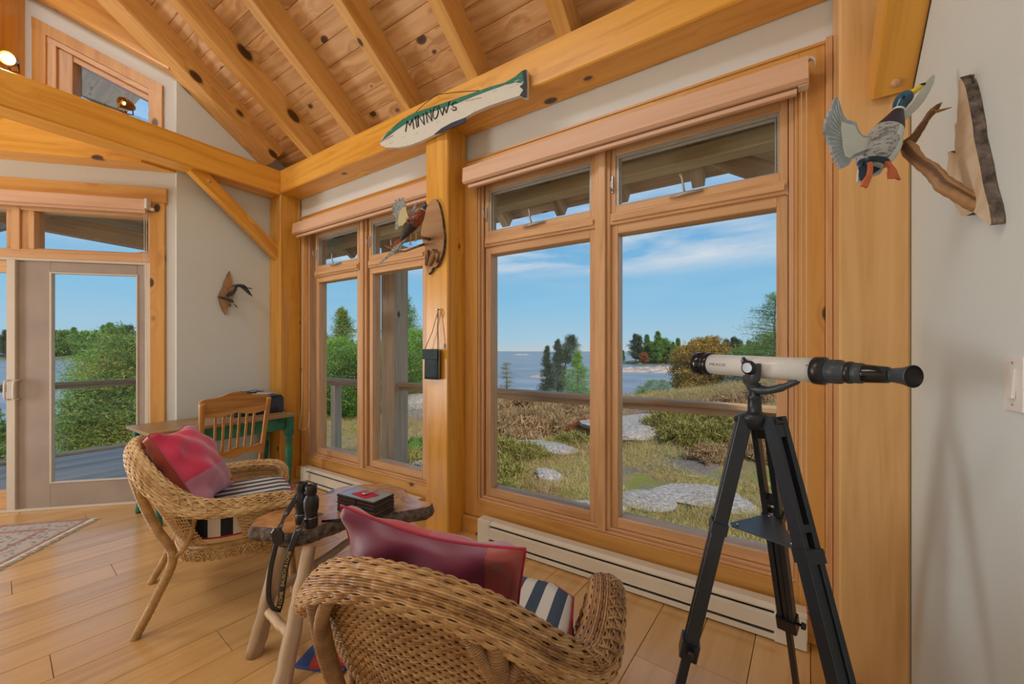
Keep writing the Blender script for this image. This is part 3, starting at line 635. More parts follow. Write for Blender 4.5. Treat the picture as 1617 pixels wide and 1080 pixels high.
def pillow(root, mats, size=.43, th=.15, seed=1, world_M=None, name='front_fabric'):
    """soft square cushion in its own frame: x, y across the face, z through it"""
    rr = np.random.default_rng(seed); ph = rr.random(8)*6.28; n = 41
    u = np.linspace(-1, 1, n); X, Y = np.meshgrid(u, u)
    prof = ((1-X**2).clip(0)**.42*(1-Y**2).clip(0)**.42)
    wr = .5*np.sin(X*7+ph[0]+2*Y)*np.sin(Y*5+ph[1])+.35*np.sin(X*11*Y+ph[2])+.3*np.sin((X+Y)*9+ph[3])*(1-prof)
    pinch = 1-.075*(1-np.abs(X)**2)*0-.07*(np.cos(X*math.pi/2)*(np.abs(Y) > 0)*np.abs(Y)**6)
    px = X*size/2*(1-.08*np.cos(Y*math.pi/2)*np.abs(X)**3); py = Y*size/2*(1-.13*np.cos(X*math.pi/2)*np.abs(Y)**3)
    obs = []
    for sgn, nm, m in ((1, name, mats[0]), (-1, 'back_fabric', mats[1])):
        z = sgn*(prof*th/2*(1+.20*wr)+.018*wr*(prof > .05)*(1-prof)*1.5)
        V = np.stack([px, py, z], -1).reshape(-1, 3)
        idx = np.arange(n*n).reshape(n, n); F = np.stack([idx[:-1, :-1], idx[:-1, 1:], idx[1:, 1:], idx[1:, :-1]], -1).reshape(-1, 4)
        if sgn < 0: F = F[:, ::-1]
        o = npmesh(nm, V, F, m, root, smooth=True); obs.append(o)
    b = MB(); e = [(px[0, i], py[0, i], 0) for i in range(n)]+[(px[i, -1], py[i, -1], 0) for i in range(1, n)]+[(px[-1, i], py[-1, i], 0) for i in range(n-2, -1, -1)]+[(px[i, 0], py[i, 0], 0) for i in range(n-2, -1, -1)]
    b.tube(e, .0035, 5); b.build('piping', mats[2], root)
    return obs
def patch_mat(name, quads, split=(0, 0), seam=(.25, .03, .05)):
    """four-patch cushion cloth: colours left-bottom, right-bottom, left-top, right-top in the face's own plane"""
    m, nt, b = mat(name); L = nt.links; co = N(nt, 'ShaderNodeTexCoord'); sp = N(nt, 'ShaderNodeSeparateXYZ'); L.new(co.outputs['Object'], sp.inputs[0])
    nz = N(nt, 'ShaderNodeTexNoise', i_Scale=7.0, i_Detail=4.0); L.new(co.outputs['Object'], nz.inputs[0])
    gx = N(nt, 'ShaderNodeMath', operation='GREATER_THAN'); gx.inputs[1].default_value = split[0]; L.new(sp.outputs[0], gx.inputs[0])
    gy = N(nt, 'ShaderNodeMath', operation='GREATER_THAN'); gy.inputs[1].default_value = split[1]; L.new(sp.outputs[1], gy.inputs[0])
    ms = []
    for a, c in ((quads[0], quads[1]), (quads[2], quads[3])):
        x = N(nt, 'ShaderNodeMixRGB'); x.inputs[1].default_value = (*a, 1); x.inputs[2].default_value = (*c, 1); L.new(gx.outputs[0], x.inputs[0]); ms.append(x)
    y = N(nt, 'ShaderNodeMixRGB'); L.new(gy.outputs[0], y.inputs[0]); L.new(ms[0].outputs[0], y.inputs[1]); L.new(ms[1].outputs[0], y.inputs[2])
    hs = N(nt, 'ShaderNodeHueSaturation'); mr = N(nt, 'ShaderNodeMapRange'); mr.inputs[3].default_value = .72; mr.inputs[4].default_value = 1.28
    L.new(nz.outputs[0], mr.inputs[0]); L.new(mr.outputs[0], hs.inputs['Value']); L.new(y.outputs[0], hs.inputs['Color']); L.new(hs.outputs[0], b.inputs['Base Color'])
    b.inputs['Roughness'].default_value = .45; b.inputs['Sheen Weight'].default_value = .35
    return m
def stripes(name, freq, c0, c1, ax=0, duty=.5):
    m, nt, b = mat(name); L = nt.links; co = N(nt, 'ShaderNodeTexCoord'); sp = N(nt, 'ShaderNodeSeparateXYZ'); L.new(co.outputs['Object'], sp.inputs[0])
    a = N(nt, 'ShaderNodeMath', operation='MULTIPLY_ADD'); a.inputs[1].default_value = freq; a.inputs[2].default_value = 50.25; L.new(sp.outputs[ax], a.inputs[0])
    f = N(nt, 'ShaderNodeMath', operation='FRACT'); L.new(a.outputs[0], f.inputs[0]); g = N(nt, 'ShaderNodeMath', operation='LESS_THAN'); g.inputs[1].default_value = duty; L.new(f.outputs[0], g.inputs[0])
    x = N(nt, 'ShaderNodeMixRGB'); x.inputs[1].default_value = (*c0, 1); x.inputs[2].default_value = (*c1, 1); L.new(g.outputs[0], x.inputs[0]); L.new(x.outputs[0], b.inputs['Base Color']); b.inputs['Roughness'].default_value = .8
    return m
M['stripe'] = stripes('navy_white_stripe', 12.5, (.70, .68, .60), (.045, .075, .115))
M['stripeside'] = stripes('navy_white_boxing', 9.5, (.66, .58, .45), (.008, .010, .016), 1)
M['pipe'] = plain('crimson_piping', (.42, .012, .04), .6)
def wicker_chair(label, loc, rz, wk, wr):
    t = thing('wicker_armchair', label, 'armchair', loc, rz, 'wicker armchairs')
    def wv(name, *a, **k):
        V, F, rr = weave(*a, **k); return npmesh(name, V, F, wk, t, rr, smooth=True)
    wv('rolled_rim', rim_surface, RIML, .0051, .255, .027, r=.0024, amp=.0028, group=3)
    wv('woven_back', shell(.30, .70), 1.02, .0056, .50, .020, r=.0027, amp=.0024, group=2)
    # lighter open weave beside the posts
    for a, c in ((.258, .30), (.70, .742)):
        wv('open_weave_panel', shell(a, c), .09, .0105, .34, .022, r=.0022, amp=.0032, group=1)
    for a, c in ((.0, .15), (.85, 1.0)):
        wv('arm_panel', shell(a, c, .375), .33, .0057, .21, .024, r=.0025, amp=.0030, group=2)
    # seat ring and apron
    def ringS(s, tt):
        p = seatp(s); p = p.copy(); o = p.copy(); o[..., 2] = 0; o /= np.linalg.norm(o, axis=-1, keepdims=True)
        q = tt*2*math.pi; return p+o*(np.cos(q)*.016+.004)[..., None]+np.array([0, 0, 1.])*(np.sin(q)*.014-.022)[..., None]
    V, F, rr = weave(ringS, .10, .0058, _sd[-1]*.0+.10, .5, stakes=False, amp=0)
    b = MB(); pts = [tuple(p-np.array([0, 0, .02])) for p in seatp(np.linspace(0, 1, 70))]; b.tube(pts, .0145, 10)
    b.tube([(.285, .27, .35), (.15, .292, .352), (0, .298, .352), (-.15, .292, .352), (-.285, .27, .35)], .0145, 10)
    b.build('seat_ring', wr, t)
    def apron(s, tt):
        p = seatp(s).copy(); o = p.copy(); o[..., 2] = 0; o /= np.linalg.norm(o, axis=-1, keepdims=True)
        dip = .055+.05*np.abs(np.cos(s*2*math.pi*1.0))**3
        p[..., 2] = .34-tt*dip; return p+o*.006
    V, F, rr = weave(apron, _sd[-1], .010, .085, .022, r=.0024, amp=.005, group=1)
    npmesh('apron', V, F, wk, t, rr, smooth=True)
    def fapron(s, tt):
        x = .285-.57*s; z = .34-tt*(.045+.05*np.abs(np.cos(s*math.pi))**2); return np.stack([x, .297-.03*np.abs(x/.285)**4, z], -1)
    V, F, rr = weave(fapron, .57, .010, .085, .022, r=.0024, amp=.005, group=1); npmesh('front_apron', V, F, wk, t, rr, smooth=True)
    b = MB()
    n_ = 26; pr = seatp(np.linspace(0, 1, 90))
    for i in range(0, 88, 2):            # crossed open-work strips on the apron
        o = pr[i]*np.array([1, 1, 0]); o /= np.linalg.norm(o); k = .015
        b.tube([tuple(pr[i]+o*k+np.array([0, 0, -.035])), tuple(pr[min(i+2, 89)]+o*k+np.array([0, 0, -.085]))], .0026, 4)
        b.tube([tuple(pr[i]+o*k+np.array([0, 0, -.085])), tuple(pr[min(i+2, 89)]+o*k+np.array([0, 0, -.035]))], .0026, 4)
    b.build('openwork', wk, t)
    # lattice along the top of each arm
    for sx in (1, -1):
        b = MB(); ss_ = np.linspace(.075, .30, 12)
        if sx < 0: ss_ = 1-ss_
        tt_ = np.array([.16, .34]) if True else 0
        A = rim_surface(ss_, np.full(12, .23)); B2 = rim_surface(ss_, np.full(12, .37)); up = np.array([0, 0, .006])
        for i in range(11):
            for o_ in (-.003, .0, .003):
                oo = np.array([0, o_, 0]); b.tube([tuple(A[i]+up+oo), tuple((A[i]+B2[i+1])/2+up*1.5+oo), tuple(B2[i+1]+up+oo)], .0017, 4); b.tube([tuple(B2[i]+up+oo), tuple((B2[i]+A[i+1])/2+up*1.9+oo), tuple(A[i+1]+up+oo)], .0017, 4)
        b.build('arm_lattice', wk, t)
    # wrapped legs; the rear ones run up behind the back and fork under the rim
    def wrapped(b, P, r0, r1, n=120):
        P = spline(P, n); rs = [(r0+(r1-r0)*i/(n-1))*(1+.05*math.sin(i*2.1)) for i in range(n)]
        b.tube([tuple(p) for p in P], rs, 12)
    for sx in (1, -1):
        b = MB(); wrapped(b, [(sx*.225, -.36, .775), (sx*.228, -.33, .64), (sx*.235, -.275, .48), (sx*.245, -.215, .33), (sx*.262, -.275, .16), (sx*.275, -.35, .0)], .022, .019)
        wrapped(b, [(sx*.155, -.375, .81), (sx*.19, -.370, .755), (sx*.22, -.348, .68), (sx*.228, -.32, .60)], .017, .015, 40)
        wrapped(b, [(sx*.278, -.30, .74), (sx*.252, -.330, .70), (sx*.230, -.330, .63)], .014, .014, 40)
        wrapped(b, [(sx*.25, -.205, .33), (sx*.285, -.165, .38), (sx*.315, -.14, .46), (sx*.345, -.12, .57)], .011, .010, 60)
        b.build('leg', wr, t)
        b = MB(); wrapped(b, [(sx*.30, .285, .40), (sx*.298, .29, .25), (sx*.30, .305, .0)], .019, .018)
        b.build('leg', wr, t)
    # striped seat cushion
    c = seatp(np.linspace(0, 1, 60)); poly = [(p[0]*.97, p[1]*.97) for p in c]+[(-.20, .315), (0, .33), (.20, .315)]
    b = MB(); n = len(poly); zs = [(.382, .93), (.390, 1.0), (.492, 1.0), (.508, .97), (.516, .85)]; vs = []
    for z, k in zs: vs += [(x*k, y*k, z) for x, y in poly]
    b.add(vs, [tuple(reversed(range(n)))]+[(l*n+i, l*n+(i+1) % n, (l+1)*n+(i+1) % n, (l+1)*n+i) for l in range(4) for i in range(n)]+[tuple(4*n+i for i in range(n))], 0, None, False)
    b.m = [1]+[1]*n*2+[0]*n*2+[0]; b.sm = [False]*(1+n)+[False]*n+[True]*2*n+[False]
    cu = b.build('seat_cushion', [M['stripe'], M['stripeside']], t)
    b = MB()
    for z, k in ((.496, 1.0), (.390, 1.0)):
        P = [(x*k, y*k, z) for x, y in poly]; b.tube(P+[P[0]], .0045, 6)
    b.build('piping', M['pipe'], cu)
    return t
CH1 = (-2.609, 1.004, 0); RZ1 = R(-20.5)
CH2 = (-.758, .926, 0); RZ2 = R(14.8)
wicker_chair('honey wicker armchair with pink pillow, facing the windows beside the desk', CH1, RZ1, M['wick1'], M['wrap1'])
wicker_chair('darker wicker armchair in the foreground, seen from behind', CH2, RZ2, M['wick2'], M['wrap2'])
M['pink'] = patch_mat('pink_patch_cloth', ((.55, .20, .30), (.55, .21, .31), (.70, .035, .105), (.53, .20, .30)), (.10, -.06))
M['rust'] = patch_mat('rust_cloth', ((.50, .075, .03),)*4); M['seam'] = plain('rose_piping', (.42, .10, .12), .6)
M['wine'] = patch_mat('wine_cloth', ((.32, .045, .035), (.18, .013, .045), (.32, .045, .035), (.18, .013, .045)), (-.165, -.5)); M['redf'] = patch_mat('red_cloth', ((.55, .03, .05), (.5, .04, .07), (.5, .1, .15), (.55, .03, .05)))
def place_pillow(label, chair, rz, off, lean, twist, mats, seed, size, th, yaw=0, cat='pillow'):
    t = thing('throw_pillow', label, cat, (0, 0, 0), 0, 'throw pillows on the armchairs')
    Mx = Matrix.Translation(Vector(chair))@Matrix.Rotation(rz, 4, 'Z')@Matrix.Translation(Vector(off))@Matrix.Rotation(yaw, 4, 'Z')@Matrix.Rotation(R(90)+lean, 4, 'X')@Matrix.Rotation(twist, 4, 'Z')
    t.matrix_basis = Mx; pillow(t, mats, size, th, seed)
    return t
# local z of a pillow faces the sitter after the turn
place_pillow('pink and red patchwork pillow leaning in the honey wicker chair', CH1, RZ1+R(180), (-.0, .150, .715), R(-30), R(-5), [M['pink'], M['rust'], M['seam']], 4, .46, .22, yaw=R(-12))
place_pillow('wine red pillow leaning on the back of the foreground wicker chair', CH2, RZ2+R(180), (.03, .16, .672), R(-16), R(5), [M['redf'], M['wine'], M['pipe']], 9, .51, .15)
# ================================================================== desk, desk chair, printer
t = thing('desk', 'worn green painted desk with a brown wooden top against the left wall', 'desk', (-4.12, 1.53, 0))
b = MB(); 
for i in range(3): b.box((-4.412+.188*i, .985, .705), (-4.412+.188*i+.187, 2.088, .73), .003, axis=1)
b.build('desktop', M['desktop'], t, world=True)
b = MB(); b.box((-3.915, 1.06, .585), (-3.893, 2.02, .704)); b.box((-4.385, 1.06, .585), (-4.363, 2.02, .704)); b.box((-4.36, 1.045, .585), (-3.92, 1.065, .704)); b.box((-4.36, 2.015, .585), (-3.92, 2.035, .704)); b.build('apron', M['green'], t, world=True)
tp = [(0, .020), (.02, .026), (.05, .020), (.08, .017), (.30, .030), (.40, .034), (.43, .024), (.445, .034), (.46, .024), (.475, .036), (.50, .028), (.515, .034), (.53, .034)]
for x in (-4.37, -3.90):
    for y in (1.055, 2.03):
        b = MB(); b.box((x-.034, y-.034, .53), (x+.034, y+.034, .7045), .004); b.lathe(tp, (x, y, 0), n=18); b.build('leg', M['green'], t, world=True)
t = thing('desk_chair', 'golden oak spindle back chair pulled up to the green desk', 'chair', (-3.375, 1.262, 0), R(90), )
# local: x to the side, +y towards the sitter's front (the desk)
def turned(b, p0, p1, r, n=12):
    p0, p1 = Vector(p0), Vector(p1); L = (p1-p0).length; pr = []
    for i in range(37):
        q = i/36; k = 1.0
        if .18 < q < .34: k = .72+.28*abs(math.sin(q*60))
        elif q < .05: k = .8
        elif .5 < q < .75: k = .85+.15*math.sin((q-.5)*12.5)
        pr.append((q*L, r*k))
    b.lathe(pr, p0, p1-p0, n)
def arcp(x, z0): return (x, -.235-(.018*(1-(x/.2)**2)), z0)
b = MB()
def crest(u, v):
    x = -.215+.43*u; top = .995+.055*math.sin(math.pi*u)**.6+.01*math.cos(4*math.pi*u); lo = .915-.02*abs(math.sin(2*math.pi*u)); z = lo+(top-lo)*v
    return x, z
pts = [crest(i/24, 1) for i in range(25)]+[crest(i/24, 0) for i in range(24, -1, -1)]
Mc = Matrix(((1, 0, 0, 0), (0, 0, 1, -.262), (0, 1, 0, 0), (0, 0, 0, 1))); b.prism(pts, Mc, .022); b.w = [(p[0], p[1], p[2]) for p in b.v]; b.build('crest_rail', M['oak'], t)
for sx in (-1, 1):
    b = MB(); turned(b, (sx*.185, -.17, .44), (sx*.205, -.275, 1.0), .0165); b.build('back_post', M['oak'], t)
b = MB(); pts = [(-.19+.38*i/16, .652+.008*math.sin(i*.9)) for i in range(17)]+[(.19-.38*i/16, .600-.010*math.cos(i/16*4*math.pi)) for i in range(17)]
b.prism(pts, Matrix(((1, 0, 0, 0), (0, 0, 1, -.222), (0, 1, 0, 0), (0, 0, 0, 1))), .02); b.w = list(b.v); b.build('lower_rail', M['oak'], t)
for i in range(6):
    x = -.115+.23*i/5; b = MB(); turned(b, (x, -.212, .645), (x*1.05, -.25, .92), .0085, 8); b.build('spindle', M['oak'], t)
b = MB(); pts = [(.21*math.copysign(abs(math.cos(a))**.5, math.cos(a)), .205*math.copysign(abs(math.sin(a))**.5, math.sin(a))) for a in np.linspace(0, 2*math.pi, 36, endpoint=False)]
b.prism(pts, Matrix.Translation((0, 0, .425)), .03, bev=.04); b.w = list(b.v); b.build('seat', M['oak'], t)
for sx in (-1, 1):
    for y in (-.16, .16):
        b = MB(); turned(b, (sx*.155, y, .426), (sx*.195, y*1.25, 0), .018); b.build('leg', M['oak'], t)
for z in (.14, .24):
    b = MB()
    for sx in (-1, 1): b.tube([(sx*.18, -.18, z), (sx*.18, .18, z)], .010, 8)
    b.tube([(-.17, .18, z), (.17, .18, z)], .010, 8); b.build('stretcher', M['oak'], t)
M['printer'] = plain('charcoal_printer_plastic', (.035, .04, .05), .35, var=.15)
t = thing('printer', 'charcoal printer sitting on the right end of the green desk', 'printer', (-4.23, 1.83, .73))
b = MB(); b.box((-4.40, 1.64, .7315), (-4.085, 2.075, .885), .012); b.box((-4.39, 1.65, .884), (-4.10, 2.065, .902), .008); b.build('body', M['printer'], t, world=True)
b = MB(); b.box((-4.10, 1.70, .745), (-4.082, 2.02, .79), .003); b.build('paper_slot', M['black'], t, world=True)
b = MB(); b.box((-4.088, 1.66, .83), (-4.081, 1.75, .87), .002); b.build('control_panel', M['blackg'], t, world=True)
M['paper'] = plain('papers', (.55, .58, .62), .7, var=.25, scale=30)
M['bluepaper'] = plain('blue_folder', (.08, .13, .25), .6)
pp_ = [('white paper sheets on the printer', 0, 'paper', .30, .21, .10), ('blue folder on the printer', .006, 'bluepaper', .26, .30, -.15), ('open magazine lying topmost on the printer', .014, 'paper', .24, .19, .35)]
for lb, dz, mm, a, c, rz in pp_:
    b = MB(); Mx = Matrix.Translation((-4.23+dz, 1.86+dz*2, .9035+dz))@Matrix.Rotation(rz, 4, 'Z'); 
    b.prism([(-a/2, -c/2), (a/2, -c/2), (a/2, c/2), (-a/2, c/2)], Mx, .0055); tag(b.build('paper_stack' if mm == 'paper' else 'folder', M[mm]), lb, 'paper' if mm == 'paper' else 'folder')
b = MB(); rr = random.Random(2)
for q in range(3):
    P = [(-4.30+.10*math.cos(a*1.0+q)+rr.uniform(-.02, .02), 1.80+.10*math.sin(a+q)+.04*q+rr.uniform(-.02, .02), .9275+.005*(q)+.007*math.sin(a*3)) for a in np.linspace(0, 5.6, 16)]
    b.tube([tuple(p) for p in spline(P, 70)], .003, 6)
tag(b.build('cable_bundle', M['black']), 'tangled black cables heaped on the printer behind the oak chair', 'cable')
b = MB(); b.tube([tuple(p) for p in spline([(-4.12, 2.076, .80), (-4.12, 2.13, .72), (-4.05, 2.14, .66), (-4.125, 2.115, .72), (-4.205, 2.15, .72), (-4.20, 2.2, .5), (-4.205, 2.2, .2), (-4.2, 2.2, .0)], 60)], .0025, 6)
b = MB(); b.tube([tuple(p) for p in spline([(-4.208, 2.14, .735), (-4.205, 2.17, .70), (-4.205, 2.195, .62), (-4.208, 2.17, .40), (-4.207, 2.18, .06)], 60)], .0022, 6)
tag(b.build('wall_cord', M['cord']), 'thin dark cord running down the side of the corner post', 'cord')
b = MB(); b.tube([tuple(p) for p in spline([(-4.10, 2.285, 2.52), (-4.115, 2.285, 1.5), (-4.12, 2.28, .85), (-4.115, 2.26, .62), (-4.09, 2.24, .54), (-4.03, 2.24, .52), (-3.99, 2.27, .57), (-3.99, 2.288, .70)], 80)], .0028, 6)
tag(b.build('blind_cord', M['white']), 'white looped blind cord beside the corner post', 'cord')
# ================================================================== log table and what is on it
TZ = .525
t = thing('log_table', 'rustic table of a live-edge wood slab on peeled log legs', 'table', (-1.85, 1.2, 0))
out_ = [(-2.06, .905), (-2.02, .885), (-1.93, .925), (-1.86, .925), (-1.80, .955), (-1.765, 1.02), (-1.762, 1.08), (-1.752, 1.15), (-1.745, 1.215), (-1.705, 1.262), (-1.655, 1.30), (-1.60, 1.345), (-1.545, 1.42), (-1.50, 1.50), (-1.52, 1.545), (-1.60, 1.535), (-1.69, 1.55), (-1.80, 1.60), (-1.93, 1.62), (-2.06, 1.55), (-2.15, 1.43), (-2.13, 1.30), (-2.09, 1.18), (-2.12, 1.05), (-2.10, .95)]
P = spline(out_+[out_[0]], 120)[:-1]; rr = np.random.default_rng(3)
b = MB(); n = len(P); c0 = P.mean(0); vs = []; lay = [(TZ, 0), (TZ-.004, .004), (TZ-.02, .010), (TZ-.04, .012), (TZ-.06, .004), (TZ-.072, -.012)]
ctr = np.array([-1.86, 1.25])
nrm = np.roll(P, -1, 0)-np.roll(P, 1, 0); nrm = np.stack([nrm[:, 1], -nrm[:, 0]], 1); nrm /= np.linalg.norm(nrm, axis=1, keepdims=True)
if ((P-ctr)*nrm).sum() < 0: nrm = -nrm
for li, (z, o_) in enumerate(lay):
    j = rr.normal(0, .0035, n) if 0 < li else np.zeros(n)
    Q = P+nrm*(o_+j)[:, None]; vs += [(x, y, z+(rr.normal(0, .002) if 0 < li < 5 else 0)) for x, y in Q]
wc = [(Vector(v).x*.6+Vector(v).y*.6, Vector(v).x, Vector(v).y) for v in vs]
b.add(vs, [tuple(range(n))], 0, wc); b.f += [(l*n+i, (l+1)*n+i, (l+1)*n+(i+1) % n, l*n+(i+1) % n) for l in range(5) for i in range(n)]+[tuple(5*n+i for i in reversed(range(n)))]
b.m += [0]*0+[1]*(5*n+1); b.sm += [True]*5*n+[False]
b.build('slab_top', [M['slab'], M['bark']], t, world=True)
def logp(b, p0, p1, r0, r1, seed):
    rr = random.Random(seed); p0, p1 = Vector(p0), Vector(p1); k = 14
    pts = [p0.lerp(p1, i/(k-1))+Vector((rr.uniform(-1, 1), rr.uniform(-1, 1), 0))*.003*(0 < i < k-1) for i in range(k)]
    b.tube(pts, [(r0+(r1-r0)*i/(k-1))*(1+rr.uniform(-.05, .05)) for i in range(k)], 14)
LG = [((-1.865, .935, TZ-.069), (-1.905, .842, 0)), ((-1.745, 1.0, TZ-.069), (-1.60, .800, 0)), ((-2.02, 1.45, TZ-.069), (-2.12, 1.58, 0)), ((-1.66, 1.45, TZ-.069), (-1.56, 1.55, 0))]
for i, (a, c) in enumerate(LG):
    b = MB(); logp(b, a, c, .029, .035, i); b.build('leg', M['log'], t, world=True)
def on(i, z): a, c = Vector(LG[i][0]), Vector(LG[i][1]); return a.lerp(c, (a.z-z)/(a.z-c.z))
for i, (p, q, z1, z2) in enumerate([(0, 1, .19, .16), (1, 3, .22, .22), (0, 2, .24, .24), (2, 3, .2, .2)]):
    b = MB(); logp(b, on(p, z1), on(q, z2), .019, .019, 9+i); b.build('stretcher', M['log'], t, world=True)
# binoculars standing on the slab
def bino():
    t = thing('binoculars', 'black binoculars standing upright on the log table', 'binoculars', (-1.91, 1.075, TZ))
    z = TZ+.001
    A = Vector(atline(478, 826)); B = Vector(atline(505, 837))
    d = (B-A).normalized(); A = A-d*.005; B = A+d*.074+Vector((0, 0, 0))
    for p in (A, B):
        b = MB(); b.lathe([(0, .027), (.004, .0295), (.045, .0295), (.05, .0265), (.056, .028), (.062, .027), (.085, .033), (.125, .034), (.138, .029), (.146, .022), (.152, .022), (.158, .0255), (.188, .026), (.192, .023), (.190, .018), (.186, .016)], (p.x, p.y, z), n=22); b.build('barrel', M['black'], t, world=True)
        b = MB(); b.lathe([(0, .0302), (.003, .0302)], (p.x, p.y, z+.045), n=22, caps=False); b.build('silver_ring', M['steel'], t, world=True)
    b = MB(); m = (A+B)/2; b.lathe([(0, .008), (.07, .008)], (m.x, m.y, z+.07), n=12); b.bar((A.x, A.y, z+.10), (B.x, B.y, z+.10), .016, .03, ch=.003); b.bar((A.x, A.y, z+.135), (B.x, B.y, z+.135), .012, .01); b.lathe([(0, .011), (.018, .011)], (m.x, m.y, z+.14), n=14); b.build('bridge', M['black'], t, world=True)
    return t, A, B
def atline(u, v): p = at(u, v, 1); k = (TZ-EYE)/(p.z-EYE); return (p.x*k, p.y*k, TZ)
bt, BA, BB = bino()
# strap: a ribbon path hanging over the table edge, with print along it
def ribbon(b, P, wd, th, side, n=90, mi=0):
    P = spline(P, n); b.tube([tuple(p) for p in P], wd/2, 8, flat=th/wd, up=side); return P
PA = [at(474, 778, 1.86), at(464, 792, 1.84), at(452, 812, 1.81), at(442, 832, 1.745), at(437, 855, 1.735), at(427, 900, 1.735), at(424, 940, 1.735), at(430, 958, 1.735), at(438, 966, 1.735)]
PB = [at(438, 966, 1.735), at(443, 950, 1.735), at(447, 920, 1.735), at(452, 890, 1.735), at(462, 860, 1.735), at(472, 836, 1.755), at(483, 818, 1.83), at(488, 804, 1.86)]
side = Vector((-S_, C_, 0))
sd_ = Vector((C_, S_, 0))
b = MB(); PA_ = ribbon(b, PA, .024, .003, side); PB_ = ribbon(b, PB, .029, .003, side); st = b.build('strap', M['black'], bt, world=True)
b = MB(); c = at(437, 850, 1.725); zz = Vector((0, 0, 1))
b.prism([(-.022, -.05), (-.006, -.062), (.016, -.06), (.028, -.042), (.028, -.012), (.012, .008), (-.014, .012), (-.028, -.006)], Matrix.Translation(c+zz*.03)@Matrix((( C_, 0, -S_, 0), (S_, 0, C_, 0), (0, 1, 0, 0), (0, 0, 0, 1))), .012, bev=.12); b.build('lens_cap', M['black'], bt, world=True)
def text_on(name, txt, size, fn, m, parent, ext=.0003):
    cu = bpy.data.curves.new(name, 'FONT'); cu.body = txt; cu.size = size; cu.extrude = 0; cu.align_x = 'LEFT'
    o = bpy.data.objects.new('tmp', cu); COL.objects.link(o); dg = bpy.context.evaluated_depsgraph_get(); dg.update()
    me = bpy.data.meshes.new_from_object(o.evaluated_get(dg)); bpy.data.objects.remove(o)
    L = max(v.co.x for v in me.vertices)
    Mi = parent.matrix_basis.inverted() if parent is not None and parent.parent is None else None
    for v in me.vertices: v.co = fn(v.co.x, v.co.y, L)
    if parent is not None:
        w_ = parent.matrix_basis if parent.parent is None else parent.parent.matrix_basis
        me.transform(w_.inverted())
    me.materials.clear(); me.materials.append(m); o = bpy.data.objects.new(name, me); COL.objects.link(o)
    if parent is not None: o.parent = parent
    return o
def along(P, s0, flip=1):
    d = arc(P)
    def f(x, y, L):
        s = s0+x; p = Vector([np.interp(s, d, P[:, i]) for i in range(3)]); q = Vector([np.interp(s+.002, d, P[:, i]) for i in range(3)]); tg = (q-p).normalized()
        nn = -side; up = nn.cross(tg).normalized()
        return p+up*(y-.0072)+nn*.0024
    return f
tx = text_on('print', 'BAUSCH & LOMB', .021, along(PB_, .115), M['gold'], st)
tx = text_on('print', '& LOMB', .021, along(PB_, .018), M['gold'], st)
# box of coasters with a napkin and a little spoon
def boxset():
    c = Vector(atline(571, 806)); 
    P0 = Vector(atline(532, 807)); P1 = Vector(atline(590, 823)); P2 = Vector(atline(619, 806))
    ex = (P1-P0).normalized(); ey = (P2-P1); ey = (ey-ex*ey.dot(ex)).normalized(); a = (P1-P0).length; bb = (P2-P1).length
    t = thing('coaster_case', 'square stack of dark glass coasters in a case on the log table', 'coasters', tuple(P1), math.atan2(ex.y, ex.x))
    # local x along ex from P1 backwards, y along ey
    sx, sy = a, bb
    for i in range(4):
        b = MB(); z = .002+i*.0185; b.box((-sx+.002*(i % 2), .001, z), (0-.001*(i % 2), sy, z+.0165), .003); b.build('tray', M['blackm'] if i % 2 == 0 else M['mahog'], t)
    b = MB(); b.box((-sx, 0, .0765), (0, sy, .0875), .003); b.build('lid', M['blackm'], t)
    b = MB(); b.box((-sx+.006, .006, .087), (-.006, sy-.006, .0885), .0005); b.build('glass_top', M['palegl'], t)
    b = MB(); b.box((-sx*.50-.008, -.003, .004), (-sx*.50+.008, -.0005, .080), .0005); b.build('clasp', M['mahog'], t)
    n_ = thing('napkin', 'folded red paper napkin on top of the coaster stack', 'napkin', tuple(P1+Vector((0, 0, .0887))), math.atan2(ex.y, ex.x))
    b = MB(); b.prism([(-sx*.74, sy*.25), (-sx*.30, sy*.12), (-sx*.18, sy*.60), (-sx*.62, sy*.76)], Matrix.Identity(4), .002); b.build('folded_sheet', M['redp'], n_)
    s = thing('small_spoon', 'small metal spoon with a horn handle on the red napkin', 'spoon', tuple(P1+Vector((0, 0, .0910))), math.atan2(ex.y, ex.x))
    b = MB(); b.sphere((-sx*.47, sy*.40, .006), (.020, .015, .006), n=14, k=8); b.build('bowl', M['brass2'], s)
    b = MB(); b.tube([(-sx*.43, sy*.46, .008), (-sx*.34, sy*.58, .012), (-sx*.26, sy*.70, .016)], [.003, .0055, .003], 8); b.build('handle', M['burl'], s)
M['mahog'] = plain('dark_mahogany', (.07, .025, .02), .25); M['palegl'] = plain('pale_glass_face', (.32, .36, .36), .12, var=.1)
M['redp'] = plain('red_paper', (.55, .02, .07), .7); M['brass2'] = plain('pale_metal', (.55, .50, .40), .25, metal=.8)
boxset()
b = MB(); p = [Vector(atline(508, 825)), Vector(atline(535, 823)), Vector(atline(560, 820)), Vector(atline(575, 817))]
b.tube([q+Vector((0, 0, .006)) for q in p], [.005, .006, .006, .003], 10); tag(b.build('pen', M['black']), 'black pen lying on the log table before the coaster stack', 'pen')
